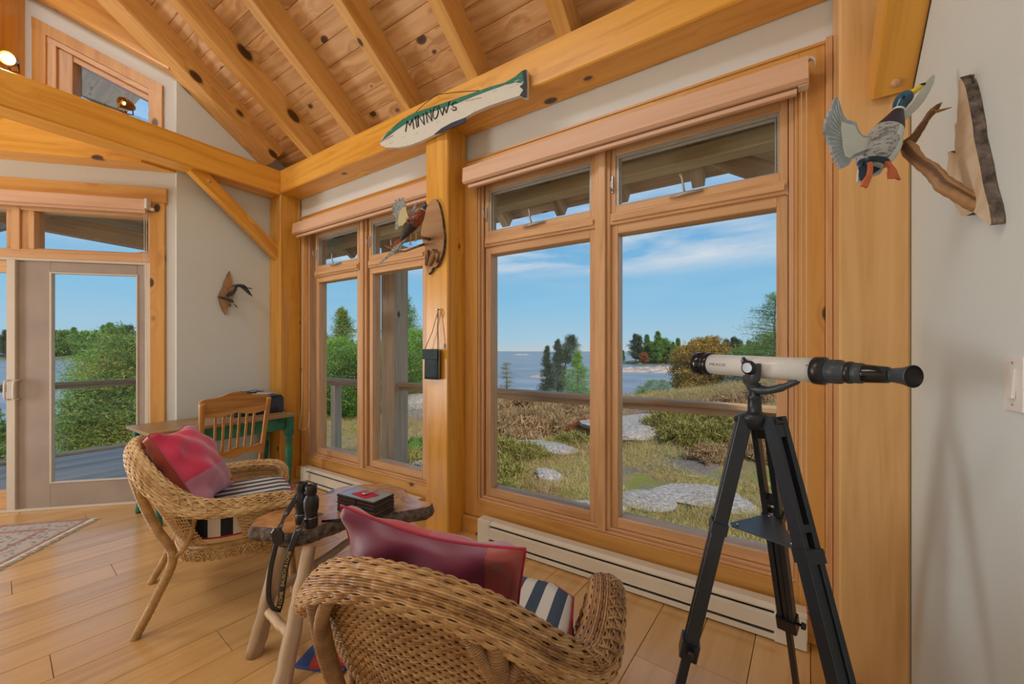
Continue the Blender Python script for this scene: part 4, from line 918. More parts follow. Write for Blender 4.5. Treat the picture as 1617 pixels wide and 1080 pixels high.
# magazines lying on the log stretchers
mg = [('blue magazine on the floor under the log table', (.04, .09, .30), 0), ('red magazine lying on the blue magazine under the log table', (.45, .05, .04), 1)]
for lb, c, i in mg:
    b = MB(); ct = Vector((-1.63+.03*i, 1.07+.02*i, .0215+.02*i)); Mx = Matrix.Translation(ct-Vector((0, 0, .02)))@Matrix.Rotation(.4+.3*i, 4, 'Z'); b.prism([(-.11, -.14), (.11, -.14), (.11, .14), (-.11, .14)], Mx, .018)
    tag(b.build('magazine', plain('magazine_cover_%d' % i, c, .35)), lb, 'magazine')
# ================================================================== fish sign on the beam
def strokes(b, segs, cv, r, flat=.4, mi=0):
    for sgm in segs: b.tube([cv(*p) for p in sgm], r, 6, mi, flat=flat)
def weathered_paint(name, c, c2, sc=14, amt=.55):
    m, nt, b = mat(name); L = nt.links; co = N(nt, 'ShaderNodeTexCoord'); mp = N(nt, 'ShaderNodeMapping'); mp.inputs['Scale'].default_value = (1, 5, 6); mp.inputs['Rotation'].default_value = (0, .05, 0); L.new(co.outputs['Object'], mp.inputs[0])
    nz = N(nt, 'ShaderNodeTexNoise', i_Scale=float(sc), i_Detail=6.0, i_Roughness=.7); L.new(mp.outputs[0], nz.inputs[0]); r = ramp(nt, [(amt, c), (amt+.06, c2)]); L.new(nz.outputs[0], r.inputs[0]); L.new(r.outputs[0], b.inputs['Base Color']); b.inputs['Roughness'].default_value = .55
    return m
M['fwhite'] = weathered_paint('flaking_white_paint', (.68, .66, .56), (.36, .34, .26), 12, .60); M['fgreen'] = weathered_paint('flaking_green_paint', (.015, .17, .10), (.50, .52, .40), 12, .60); M['fblack'] = weathered_paint('flaking_black_paint', (.012, .016, .02), (.4, .4, .36), 14, .64)
M['fred'] = plain('faded_red_paint', (.45, .10, .12), .6, var=.3); M['fnavy'] = plain('navy_fin_paint', (.01, .018, .04), .5, var=.3)
def fc(x, y, Y=2.062): p = atY(580+x/5.99, 100+y/5.99, Y); return p
t = thing('fish_sign', 'carved fish sign lettered MINNOWS hanging on the long beam', 'sign', tuple(fc(800, 450, 2.08)))
def plate(b, px, conv, dvec, th, mi=0, sub=None, mside=None):
    """flat piece traced by its corner points, thickened along dvec"""
    P = [Vector(conv(*p)) for p in px]; d = Vector(dvec).normalized()*th; n = len(P)
    nrm = Vector((0, 0, 0))
    for i in range(n): nrm += P[i].cross(P[(i+1) % n])
    vs = P+[p+d for p in P]; fl = nrm.dot(d) > 0
    top = tuple(range(n)); bot = tuple(range(n, 2*n))
    off = Vector((random.random()*30, 0, 0))
    b.add(vs, [tuple(reversed(top)) if fl else top, bot if fl else tuple(reversed(bot))], mi, [v+off for v in vs])
    k = len(b.v)-2*n; b.f += [(k+i, k+(i+1) % n, k+n+(i+1) % n, k+n+i) for i in range(n)]; b.m += [mi if mside is None else mside]*n; b.sm += [False]*n
top_ = [(118, 752), (140, 708), (190, 655), (270, 580), (350, 520), (450, 468), (560, 430), (700, 385), (850, 333), (1000, 282), (1150, 228), (1300, 185), (1400, 128), (1460, 75), (1500, 52)]
bot_ = [(1508, 60), (1512, 200), (1508, 322), (1480, 328), (1440, 305), (1300, 350), (1150, 400), (1000, 465), (850, 560), (700, 640), (600, 690), (500, 738), (400, 775), (300, 795), (180, 797), (128, 775)]
b = MB(); plate(b, top_+bot_, fc, (0, 1, 0), .026, 0); b.build('body', M['fwhite'], t, world=True)
f2 = lambda x, y: fc(x, y, 2.0605)
b = MB(); plate(b, [(128, 735), (190, 652), (270, 577), (350, 517), (450, 465), (560, 427), (700, 382), (850, 330), (1000, 279), (1150, 225), (1300, 182), (1400, 125), (1460, 72), (1490, 60), (1500, 190), (1400, 180), (1300, 205), (1150, 258), (1000, 315), (850, 380), (700, 425), (560, 480), (450, 530), (350, 580), (270, 635), (200, 690)], f2, (0, 1, 0), .0018); b.build('green_back', M['fgreen'], t, world=True)
b = MB(); plate(b, [(1465, 75), (1503, 55), (1512, 200), (1508, 322), (1480, 326), (1440, 303), (1475, 250), (1440, 220), (1480, 185)], lambda x, y: fc(x, y, 2.0600), (0, 1, 0), .0018); b.build('tail_tip', M['fblack'], t, world=True)
b = MB(); plate(b, [(630, 672), (700, 615), (800, 560), (925, 512), (930, 555), (850, 590), (760, 625), (700, 655)], lambda x, y: fc(x, y, 2.056), (0, 1, 0), .006); b.build('fin', M['fnavy'], t, world=True)
b = MB(); b.tube([f2(120, 748), f2(160, 722), f2(200, 705), f2(245, 683)], .0022, 6); b.build('mouth_line', M['fred'], t, world=True)
b = MB(); b.tube([f2(930, 358), f2(1000, 340), f2(1080, 325)], .0012, 5); b.build('side_line', M['fred'], t, world=True)
f3 = lambda x, y: fc(x, y, 2.0592)
O_ = [(645+24*math.cos(a)+8*math.sin(a), 470-56*math.sin(a)+4*math.cos(a)) for a in np.linspace(1.2, 1.2+2*math.pi, 18)]
for nm, sg in (('letter_m', [[(362, 648), (370, 600), (378, 545)], [(378, 545), (402, 590)], [(402, 590), (428, 528)], [(428, 528), (440, 622)]]), ('letter_i', [[(455, 503), (470, 608)], [(440, 516), (466, 504)]]),
               ('letter_n', [[(482, 598), (476, 490)], [(476, 490), (540, 582)], [(540, 582), (528, 470)]]), ('letter_n', [[(568, 562), (555, 458)], [(555, 458), (612, 548)], [(612, 548), (598, 438)]]),
               ('letter_o', [O_]), ('letter_w', [[(672, 400), (712, 492)], [(712, 492), (728, 415)], [(728, 415), (748, 470)], [(748, 470), (778, 360)]]), ('letter_s', [[(845, 372), (822, 368), (800, 392), (812, 414), (840, 418), (842, 438), (815, 447), (796, 430)]])):
    b = MB(); strokes(b, sg, f3, .0062, .4); b.build(nm, M['ink'], t, world=True)
b = MB(); fs_ = lambda x, y: fc(x, y, 2.072); b.tube([fs_(430, 490), fs_(540, 385), fs_(655, 297), fs_(850, 272), fs_(1060, 258)], .0022, 6); b.tube([fc(655, 297, 2.072), fc(655, 300, 2.104)], .003, 6); b.build('hanging_string', M['cord'], t, world=True)
# ================================================================== pheasant on its burl plaque
def toward(p, k):         # a point moved k metres towards the room's middle
    p = Vector(p); return p
M['frost'] = plain('copper_feathers', (.26, .055, .015), .4, var=.7, scale=70); M['fgold'] = plain('gold_feathers', (.50, .24, .05), .45, var=.6, scale=90); M['fgrey'] = plain('grey_feathers', (.30, .33, .31), .5, var=.45, scale=60)
M['fcream'] = plain('cream_feathers', (.70, .62, .32), .5, var=.1); M['fdark'] = plain('dark_feathers', (.05, .035, .03), .45, var=.5, scale=60); M['teal2'] = plain('teal_neck_paint', (.012, .06, .085), .25, var=.3); M['redh'] = plain('red_head_paint', (.15, .02, .012), .3); M['ivory'] = plain('ivory_paint', (.62, .58, .46), .4)
def pc(x, y, dep=2.72): return at(580+x/7.2, 290+y/7.2, dep)
def pY(x, y, Y=2.078): return atY(580+x/7.2, 290+y/7.2, Y)
t = thing('pheasant_mount', 'carved flying pheasant on a burl plaque on the post between the windows', 'wall mount', tuple(pY(720, 560, 2.10)))
b = MB(); P = [(770, 172), (805, 215), (830, 300), (850, 400), (862, 500), (874, 600), (866, 720), (850, 800), (815, 895), (780, 948), (742, 955), (722, 1000), (690, 1030), (672, 975), (652, 905), (664, 800), (650, 720), (628, 640), (606, 560), (622, 480), (640, 400), (672, 290), (700, 215), (735, 180)]
plate(b, P, pY, (0, 1, 0), .0275, 0, mside=1); pq = b.build('plaque', [M['burl'], M['bark']], t, world=True)
b = MB(); b.tube([pY(800, 900, 2.075), pY(790, 800, 2.068), pY(760, 760, 2.066), pY(735, 850, 2.066), pY(700, 930, 2.068)], [.012, .02, .016, .02, .012], 8); b.tube([pY(690, 760, 2.072), pY(680, 850, 2.065), pY(668, 930, 2.068)], [.008, .016, .01], 8); b.build('knotty_foot', M['drift'], t, world=True)
b = MB(); b.tube([pY(700, 630, 2.075), pc(640, 620, 2.76), pc(590, 600, 2.73), pc(560, 560, 2.72)], [.013, .011, .009, .007], 8); b.tube([pY(640, 690, 2.07), pc(560, 720, 2.74), pc(430, 770, 2.72), pc(350, 770, 2.72)], [.010, .008, .006, .004], 7); b.tube([pc(330, 745), pc(240, 725), pc(200, 700)], [.004, .004, .002], 6); b.build('perch_branch', M['drift'], t, world=True)
k_ = .00061
bp = [(385, 640, 20), (420, 590, 38), (460, 530, 56), (520, 450, 72), (575, 390, 68), (615, 335, 46), (635, 295, 30), (645, 262, 29), (662, 238, 26), (672, 225, 10)]
Pp = spline([(*pc(x, y), r*k_) for x, y, r in bp], 40)
b = MB(); b.tube([Vector(p[:3]) for p in Pp], [p[3] for p in Pp], 16)
for i, f in enumerate(b.f[:39*16]):
    q = i//16/39; b.m[i] = 0 if q > .30 and q < .62 else (1 if q <= .30 else 2); 
    if .62 <= q < .645: b.m[i] = 3
    if q >= .80: b.m[i] = 4
body = b.build('body', [M['frost'], M['fdark'], M['teal2'], M['ivory'], M['redh']], t, world=True)
b = MB(); b.tube([pc(668, 240), pc(690, 243), pc(712, 252)], [.008, .005, .001], 6); b.build('beak', M['ivory'], t, world=True)
b = MB(); b.sphere(pc(655, 245, 2.705), .0035, n=8, k=6); b.build('eye', M['ivory'], t, world=True)
V_ = Vector((-S_, C_, 0))
for nm, P, m, dp in (('wing', [(440, 430), (470, 385), (445, 285), (438, 215), (415, 160), (395, 158), (388, 190), (372, 165), (350, 168), (352, 200), (328, 178), (308, 195), (322, 228), (292, 222), (280, 250), (300, 268), (274, 280), (276, 310), (298, 315), (284, 340), (318, 370), (322, 420), (312, 500), (322, 530), (345, 520), (362, 488), (400, 478)], 'fgrey', 2.70), ('underwing', [(438, 262), (398, 270), (368, 320), (350, 400), (348, 465), (362, 486), (400, 475), (440, 430), (468, 388), (448, 320)], 'fcream', 2.694),
                     ('wing', [(450, 335), (480, 312), (515, 290), (528, 250), (560, 205), (572, 208), (552, 262), (530, 300), (600, 275), (598, 300), (530, 330), (500, 372), (462, 368)], 'fgrey', 2.76)):
    b = MB(); plate(b, P, lambda x, y: pc(x, y, dp), V_, .006); b.build(nm, M[m], t, world=True)
b = MB()
for i in range(34):     # gold scallops over the breast
    x = 440+random.random()*110; y = 380+random.random()*120
    if x+y < 870 or x+y > 1010: continue
    b.sphere(pc(x, y, 2.676), (.005, .003, .004), n=6, k=4)
if b.v: b.build('breast_spots', M['fdark'], t, world=True)
b = MB(); b.sphere(pc(462, 425, 2.704), (.018, .018, .026), n=12, k=8); b.build('gold_shoulder', M['fgold'], t, world=True)
b = MB(); V2 = [(430, 610), (360, 700), (270, 780), (180, 860), (88, 944), (190, 880), (290, 800), (380, 740), (460, 590)]; plate(b, V2, lambda x, y: pc(x, y, 2.715), V_, .004); plate(b, [(420, 600), (330, 640), (250, 720), (300, 730), (400, 680)], lambda x, y: pc(x, y, 2.725), V_, .004, 1); plate(b, [(270, 770), (330, 770), (370, 700), (420, 640), (300, 720)], lambda x, y: pc(x, y, 2.71), V_, .003, 0); b.build('tail_feathers', [M['fgrey'], M['frost']], t, world=True)
b = MB(); 
for x in (500, 560): b.tube([pc(x-10, 560), pc(x, 600), pc(x-10, 660)], [.009, .006, .003], 7); 
for dx in (-14, 0, 12): b.tube([pc(490, 655), pc(490+dx, 700)], .002, 5)
b.build('foot', M['fgold'], t, world=True)
# pouch on a nail
t = thing('hanging_pouch', 'dark green cloth pouch hanging by cords from a nail on the middle post', 'pouch', tuple(atY(681, 575, 2.10)))
b = MB(); Pq = [(667, 550), (692, 552), (697, 560), (697, 598), (694, 600), (668, 598), (666, 580)]; cv = lambda u, v: atY(u, v, 2.055); 
def pch(u, v):
    x = 2*math.pi*u; z = v; W_, D_ = .072, .022; zc = 1.14+.215*v
    p = Vector((-2.035+W_*math.copysign(abs(math.cos(x))**.6, math.cos(x))*(1-.05*v), 2.080+D_*math.copysign(abs(math.sin(x))**.7, math.sin(x)), zc)); return p
b.grid(pch, 28, 8, wrap_u=True); k = len(b.v); b.f += [tuple(range(k-28, k)), tuple(reversed(range(0, 28)))]; b.m += [0, 0]; b.sm += [False]*2; b.build('bag', M['navyb'], t, world=True)
b = MB(); b.box((-2.108, 2.052, 1.285), (-1.962, 2.058, 1.358), .002); b.build('flap', M['navyb'], t, world=True)
nail = Vector((-1.985, 2.09, 1.645)); b = MB(); b.tube([nail+Vector((0, .015, 0)), nail+Vector((0, -.02, 0))], .004, 6); b.build('nail', M['steel'], t, world=True)
b = MB(); b.tube([nail, nail+Vector((-.05, -.01, -.16)), (-2.10, 2.065, 1.35)], .003, 6); b.tube([nail, nail+Vector((.005, -.015, -.12)), (-1.967, 2.065, 1.35)], .0035, 6); b.tube([nail+Vector((-.008, -.008, .008)), nail+Vector((.012, -.014, -.02)), nail+Vector((.004, -.014, -.06))], .0045, 6); b.tube([nail, nail+Vector((.012, -.015, -.14)), (-1.958, 2.07, 1.34), (-1.958, 2.07, 1.145)], .0025, 6); b.build('cord', M['tan'], t, world=True)
# ================================================================== mallard carving with driftwood on the right wall
M['mgrey'] = plain('grey_wing_paint', (.30, .36, .40), .5, var=.25, scale=25); M['mpale'] = plain('pale_wing_paint', (.60, .64, .60), .5, var=.06, scale=20); M['mbelly'] = plain('pale_belly_paint', (.62, .68, .66), .5, var=.04)
M['mscrib'] = weathered_paint('scribbled_flank_paint', (.42, .44, .43), (.13, .13, .14), 30, .52); M['mpurp'] = plain('dark_purple_breast_paint', (.026, .018, .035), .5); M['mteal'] = plain('teal_head_paint', (.012, .07, .115), .22, var=.6, scale=20); M['myel'] = plain('yellow_bill_paint', (.78, .60, .02), .35); M['morg'] = plain('orange_foot_paint', (.62, .15, .045), .4, var=.2); M['mblue'] = plain('dark_blue_tail_paint', (.012, .04, .075), .3); M['mwhite'] = plain('white_tail_paint', (.58, .62, .60), .5)
def dc(x, y, dep=1.10): return at(1290+x/4.0, 100+y/4.0, dep)
t = thing('duck_carving', 'painted wooden mallard with spread wings flying beside the right wall', 'duck carving', tuple(dc(400, 500)))
kd = 1.10/620/4
bp = [(348, 655, 52), (356, 630, 76), (372, 585, 92), (395, 530, 96), (425, 470, 84), (458, 410, 68), (483, 362, 50), (502, 322, 34), (513, 298, 27), (524, 270, 33), (540, 238, 40), (562, 212, 38), (582, 195, 24), (590, 190, 12)]
Pp = spline([(*dc(x, y), r*kd) for x, y, r in bp], 56); b = MB(); b.tube([Vector(p[:3]) for p in Pp], [p[3]*1.10 for p in Pp], 24, flat=1.0)
cR = Vector((C_, S_, 0)); pts_ = [Vector(p[:3]) for p in Pp]
for i in range(55*24):
    r_, j = divmod(i, 24); q = r_/55; f = b.f[i]; c = sum((Vector(b.v[k]) for k in f), Vector())/4; ax_ = (pts_[min(r_+1, 55)]-pts_[max(r_-1, 0)]).normalized(); sd2 = (c-pts_[r_]).dot(cR)
    if q < .06: mi = 4
    elif q < .36: mi = 0 if sd2 < .012-.02*q else 1
    elif q < .59: mi = 2
    elif q < .635: mi = 1
    else: mi = 3
    b.m[i] = mi
b.build('body', [M['mscrib'], M['mbelly'], M['mpurp'], M['mteal'], M['mblue']], t, world=True)
b = MB(); b.tube([dc(583, 196, 1.095), dc(610, 180, 1.092), dc(645, 155, 1.09), (dc(678, 132, 1.088))], [.014, .0115, .010, .006], 12, flat=.7); b.build('bill', M['myel'], t, world=True)
b = MB(); b.tube([dc(655, 138, 1.083), dc(680, 130, 1.083)], [.004, .004], 6); b.build('bill_tip', M['ink'], t, world=True)
b = MB(); b.sphere(dc(548, 212, 1.082), .0035, n=8, k=6); b.build('eye', M['ink'], t, world=True)
def featherwing(P, base_, name, m, dep0, dep1, x0, x1, inner=None):
    cv = lambda x, y: dc(x, y, dep0+(dep1-dep0)*(x-x0)/(x1-x0)); b = MB(); plate(b, P, cv, V_, .008); wg = b.build(name, M[m], t, world=True)
    if inner: b = MB(); plate(b, inner, lambda x, y: cv(x, y)-V_*.0025, V_, .004); b.build('wing_lining', M['mpale'], wg if False else t, world=True)
    return cv
cv = featherwing([(345, 452), (318, 462), (290, 455), (268, 425), (250, 372), (220, 362), (192, 355), (172, 330), (158, 295), (146, 250), (134, 222), (124, 212), (114, 222), (106, 250), (98, 264), (90, 300), (74, 305), (72, 335), (58, 345), (60, 375), (48, 385), (56, 412), (46, 430), (66, 450), (72, 480), (92, 520), (100, 560), (118, 600), (134, 625), (152, 662), (180, 652), (205, 640), (222, 608), (255, 585), (290, 572), (325, 555)], None, 'wing', 'mgrey', 1.055, 1.09, 50, 330,
            [(330, 470), (290, 472), (255, 440), (235, 395), (190, 385), (150, 368), (148, 420), (155, 480), (160, 540), (175, 590), (200, 600), (235, 575), (285, 555), (315, 545)])
b = MB()
for i in range(13):       # feather quills
    a = (i/12); x0, y0 = 150+8*a, 370+200*a; x1, y1 = 118-60*math.sin(a*2.6)+10, 235+390*a
    b.tube([cv(x0, y0)-V_*.001, cv(x1, y1)-V_*.001], .0011, 4)
b.build('feather_quills', M['mwhite'], t, world=True)
featherwing([(742, 70), (747, 88), (735, 130), (712, 180), (680, 235), (640, 285), (600, 320), (560, 360), (538, 392), (535, 335), (552, 300), (590, 262), (630, 205), (665, 150), (700, 105), (728, 76)], None, 'wing', 'mpale', 1.13, 1.15, 530, 750)
b = MB(); plate(b, [(300, 600), (330, 612), (428, 628), (400, 665), (350, 702), (320, 715), (295, 735), (280, 650)], lambda x, y: dc(x, y, 1.095), V_, .010); b.build('tail', M['mblue'], t, world=True)
b = MB(); plate(b, [(275, 640), (262, 690), (260, 745), (285, 755), (305, 740), (330, 720), (400, 700), (422, 665), (415, 640), (340, 690)], lambda x, y: dc(x, y, 1.108), V_, .006); b.build('tail_fan', M['mwhite'], t, world=True)
for P in ([(330, 622), (352, 622), (356, 660), (352, 710), (338, 745), (322, 786), (308, 775), (284, 772), (300, 735), (326, 700), (334, 660)], [(428, 612), (448, 602), (480, 640), (505, 672), (516, 700), (532, 734), (505, 722), (488, 724), (470, 722), (460, 728), (456, 690), (462, 660)]):
    b = MB(); plate(b, P, lambda x, y: dc(x, y, 1.07), V_, .007); b.build('foot', M['morg'], t, world=True)
t2 = thing('driftwood_plaque', 'pale live-edge plaque with a twisting driftwood branch on the right wall', 'wall mount', tuple(atX(1550, 330, .46)))
b = MB(); px = lambda x, y: atX(1290+x/4.0, 100+y/4.0, .447)
plate(b, [(902, 88), (892, 130), (896, 190), (886, 290), (884, 370), (868, 390), (874, 450), (868, 520), (876, 572), (840, 556), (824, 560), (830, 600), (820, 660), (822, 730), (850, 800), (835, 855), (870, 890), (905, 960), (940, 965), (990, 940), (1040, 985), (1085, 1025), (1100, 1020), (1098, 980), (1085, 900), (1062, 820), (1048, 760), (1030, 650), (1010, 560), (990, 470), (985, 400), (968, 300), (955, 230), (940, 160), (925, 120)], px, (1, 0, 0), .022, 0, mside=1); b.build('plaque', [M['pale'], M['bark']], t2, world=True)
br = [(1035, 905, 36), (985, 875, 42), (920, 838, 44), (860, 800, 42), (800, 762, 44), (760, 715, 42), (715, 668, 36), (665, 635, 36), (620, 592, 36), (585, 545, 38), (560, 512, 32)]
def bpts(L, d0, d1): P = spline([(*dc(x, y, d0+(d1-d0)*i/(len(L)-1)), r*kd) for i, (x, y, r) in enumerate(L)], 40); return [Vector(p[:3]) for p in P], [p[3]*(1+.04*math.sin(i*1.7)+.06*math.sin(i*.6)) for i, p in enumerate(P)]
b = MB(); p, r = bpts(br, 1.00, 1.115); b.tube(p, r, 16)
p, r = bpts([(560, 515, 30), (605, 480, 28), (645, 425, 22), (680, 372, 19), (712, 325, 19), (738, 298, 21), (762, 272, 14), (788, 248, 4)], 1.115, 1.10); b.tube(p, r, 12)
p, r = bpts([(735, 308, 12), (790, 295, 8), (850, 278, 2)], 1.10, 1.10); b.tube(p, r, 8); p, r = bpts([(728, 300, 8), (718, 284, 3)], 1.10, 1.10); b.tube(p, r, 6); p, r = bpts([(560, 515, 16), (535, 516, 10), (512, 508, 5)], 1.115, 1.10); b.tube(p, r, 8)
b.build('driftwood_branch', M['drift'], t2, world=True)
b = MB(); w_ = lambda x, y: atX(1290+x/4.0, 100+y/4.0, .463); b.tube([w_(965, 185), w_(975, 150), w_(990, 120), w_(980, 100), w_(992, 70)], .0016, 5); b.tube([w_(960, 90), w_(975, 80), w_(968, 110), w_(990, 125), w_(958, 120)], .0014, 5); b.build('hanging_wire', M['cord'], t2, world=True)
# the small pair of birds
M['sgrey'] = plain('slate_bird_paint', (.035, .055, .075), .4, var=.5, scale=60)
t = thing('flying_birds_mount', 'small plaque with two slate grey flying birds on the white wall above the desk', 'wall mount', tuple(atX(358, 460, -4.42)))
b = MB(); sx_ = lambda x, y: atX(320+x/10.8, 410+y/10.8, -4.408); plate(b, [(465, 190), (480, 290), (500, 380), (515, 460), (525, 560), (528, 660), (490, 700), (485, 800), (455, 740), (425, 840), (398, 942), (345, 860), (300, 760), (270, 650), (290, 580), (320, 520), (355, 440), (370, 370), (400, 310), (430, 240)], sx_, (-1, 0, 0), .018, 0, mside=1); b.build('plaque', [M['burl'], M['bark']], t, world=True)
sb = lambda x, y, X=-4.34: atX(320+x/10.8, 410+y/10.8, X)
b = MB(); b.tube([sb(495, 448), sb(540, 445), (sb(610, 440)), sb(700, 450), sb(745, 480)], [.003, .010, .016, .016, .006], 8); b.build('bird_body', M['sgrey'], t, world=True)
b = MB(); plate(b, [(640, 470), (700, 430), (750, 460), (800, 540), (855, 635), (780, 590), (690, 510)], sb, (1, 0, 0), .004); plate(b, [(740, 475), (800, 478), (865, 500), (800, 500)], sb, (1, 0, 0), .004); plate(b, [(560, 450), (600, 430), (580, 520), (540, 580), (500, 620), (430, 640), (390, 620), (430, 560), (510, 530)], lambda x, y: sb(x, y, -4.36), (1, 0, 0), .004); b.build('bird_wing', M['sgrey'], t, world=True)
b = MB(); b.tube([sb(250, 625, -4.36), sb(300, 645, -4.36), sb(380, 660, -4.36), sb(450, 690, -4.36), sb(520, 725, -4.36)], [.003, .010, .014, .014, .006], 8); b.build('bird_body', M['sgrey'], t, world=True)
b = MB(); plate(b, [(350, 640), (430, 650), (520, 690), (525, 740), (440, 720)], lambda x, y: sb(x, y, -4.35), (1, 0, 0), .004); plate(b, [(520, 745), (560, 770), (610, 830), (560, 800)], lambda x, y: sb(x, y, -4.35), (1, 0, 0), .004); b.build('bird_wing', M['sgrey'], t, world=True)
b = MB(); b.tube([sb(440, 480, -4.41), sb(500, 460, -4.36), sb(560, 450)], .0016, 5); b.tube([sb(400, 690, -4.41), sb(420, 680, -4.37)], .0016, 5); b.build('wire_stem', M['cord'], t, world=True)
# ================================================================== telescope on its tripod
def cp(lat, dep, z): return Vector((-S_*dep+C_*lat, C_*dep+S_*lat, z))
ap = cp(.765, 1.238, 1.15)
t = thing('telescope', 'cream and black refractor telescope on a black wooden tripod by the right post', 'telescope', (ap.x, ap.y, 0))
legs = [((.742, 1.252, 1.138), (.520, 1.335, 0)), ((.800, 1.200, 1.145), (.856, .825, 0)), ((.803, 1.268, 1.125), (1.144, 1.58, 0))]
for i, (a, c) in enumerate(legs):
    A, B = cp(*a), cp(*c); d = (B-A).normalized(); out = Vector((B.x-ap.x, B.y-ap.y, 0)).normalized(); sid = out.cross(Vector((0, 0, 1))).normalized()
    lg = MB(); zc = .32 if i == 2 else .36; mid = A.lerp(B, 1-zc/ A.z)
    for k in (-1, 1): lg.bar(A+sid*k*.0185, mid+sid*k*.0185, .017, .040, out, .002)
    lg.bar(A+d*.30, A+d*.32, .036, .036, out, .002); lg.bar(A+d*.02, A+d*.06, .022, .034, out, .002)
    L_ = lg.build('leg', M['blackm'], t, world=True)
    b = MB(); b.bar(A+d*.36, B-d*.006, .018, .028, out, .002); b.build('extension', M['blackm'], L_ if False else t, world=True)
    b = MB(); b.bar(mid-d*.03, mid+d*.025, .064, .054, out, .004); b.build('leg_clamp', M['black'], t, world=True)
    b = MB(); q = mid-d*.01; hv = sid if i != 1 else -sid; b.lathe([(0, .005), (.018, .005), (.018, .013), (.030, .012), (.032, .006)], q-hv*.0+out*.0+hv*.026*(1 if i != 0 else -1), hv*(1 if i != 0 else -1), 10); b.build('clamp_knob', M['black'], t, world=True)
    b = MB(); q = A.lerp(B, .315); b.bar(q-d*.018, q+d*.018, .062, .048, out, .002); b.build('brace_bracket', M['blackm'], t, world=True)
    b = MB(); b.lathe([(0, .009), (.035, .011), (.04, .013)], A+out*.016-Vector((0, 0, .012))-sid*.02, sid, 12); b.build('hinge_bolt', M['black'], t, world=True)
tz = .785; tri = []
for i, (a, c) in enumerate(legs):
    A, B = cp(*a), cp(*c); q = A.lerp(B, (A.z-tz)/A.z); out = Vector((B.x-ap.x, B.y-ap.y, 0)).normalized(); tri.append(q-out*.035)
b = MB(); cc = sum(tri, Vector())/3; pl = []
for q in tri:
    e = (q-cc).normalized(); s2 = e.cross(Vector((0, 0, 1)))*.012; pl += [q+s2, q-s2]
pl = sorted(pl, key=lambda p: math.atan2(p.y-cc.y, p.x-cc.x)); b.prism([(p.x, p.y) for p in pl], Matrix.Translation((0, 0, tz)), .004); b.build('accessory_tray', M['teal'], t, world=True)
b = MB()
for q in tri: e = (q-cc).normalized(); b.lathe([(0, .005), (.004, .004)], (q.x-e.x*.018, q.y-e.y*.018, tz+.004), n=8); b.bar(q-e*.005+Vector((0, 0, .001)), q+e*.034+Vector((0, 0, .001)), .014, .004, ch=.0005)
b.build('tray_bolt', M['steel'], t, world=True)
b = MB(); b.lathe([(-.045, .030), (-.012, .040), (0, .040), (.004, .030), (.010, .020), (.05, .0185), (.055, .022), (.06, .0165), (.085, .0150)], (ap.x, ap.y, 1.148), n=22); b.build('tripod_head', M['blackm'], t, world=True)
b = MB(); b.lathe([(.084, .0145), (.110, .0145)], (ap.x, ap.y, 1.135), n=18); b.build('clear_collar', M['alu'], t, world=True)
O_ = cp(.686, 1.42, 1.302); E_ = cp(.929, .93, 1.289); ax = (E_-O_); LT = ax.length; ax.normalize()
def kq(u): q = (u-808.5)/620; return (1.42*q-.686)/(.243+.49*q)*LT
def seg(name, us, m, n=28, sm=True):
    b = MB(); b.lathe([(kq(u)+o_, r) for u, r, o_ in us], O_, ax, n); return b.build(name, M[m], t, world=True)
a_ = kq(1118)
tb = seg('main_tube', [(1119, .0345, 0), (1303, .0345, 0)], 'tube', 36)
seg('dew_cap', [(1101, .0385, 0), (1101, .0400, .003), (1114, .0400, 0), (1114, .0375, .001), (1117, .0375, 0), (1119, .0395, 0), (1123, .0395, 0), (1124, .037, 0)], 'blackg', 36)
seg('tube_ring', [(1286, .0350, 0), (1288, .0385, 0), (1303, .0385, 0), (1305, .034, 0), (1310, .030, 0)], 'black', 36)
b = MB(); pr = [(kq(1306), .029), (kq(1308), .0315), (kq(1330), .0315), (kq(1333), .028), (kq(1338), .0265), (kq(1341), .0265)]; b.lathe(pr, O_, ax, 48)
for i in range(40):
    q = 2*math.pi*i/40; aa = ax.cross(Vector((0, 0, 1))).normalized(); bb = ax.cross(aa); p = aa*math.cos(q)+bb*math.sin(q); b.tube([O_+ax*(kq(1311))+p*.0313, O_+ax*kq(1328)+p*.0313], .0010, 4)
b.build('focus_ring', M['teal'], t, world=True)
seg('retaining_ring', [(1338, .0275, 0), (1340, .0295, 0), (1346, .0290, 0), (1348, .026, 0)], 'black')
b = MB(); b.lathe([(kq(1347), .024), (kq(1349), .0262), (kq(1363), .0255), (kq(1365), .0225)], O_, ax, 36)
for i in range(32):
    q = 2*math.pi*i/32; p = aa*math.cos(q)+bb*math.sin(q); b.tube([O_+ax*kq(1350)+p*.0258, O_+ax*kq(1362)+p*.0252], .0009, 4)
b.build('zoom_ring', M['teal'], t, world=True)
seg('eyepiece_tube', [(1364, .0235, 0), (1366, .0238, 0), (1404, .0200, 0), (1406, .0170, 0)], 'blackg')
seg('eyepiece', [(1403, .0165, 0), (1412, .0175, 0), (1417, .0185, 0)], 'teal')
ce = O_+ax*kq(1414); ax2 = (cp(0, 0, 0)-cp(-.10, 1, 0)).normalized()      # the soft eye cup is turned towards the room
b = MB(); b.lathe([(-.004, .015), (.004, .0185), (.020, .0205), (.036, .0262), (.039, .0265), (.040, .0255)], ce, ax2, 32, caps=False); b.build('eye_cup', M['teal'], t, world=True)
b = MB(); b.lathe([(.0395, .0256), (.030, .022), (.024, .008), (.0235, .0005)], ce, ax2, 32, caps=False); b.build('eye_cup_lining', M['ink'], t, world=True)
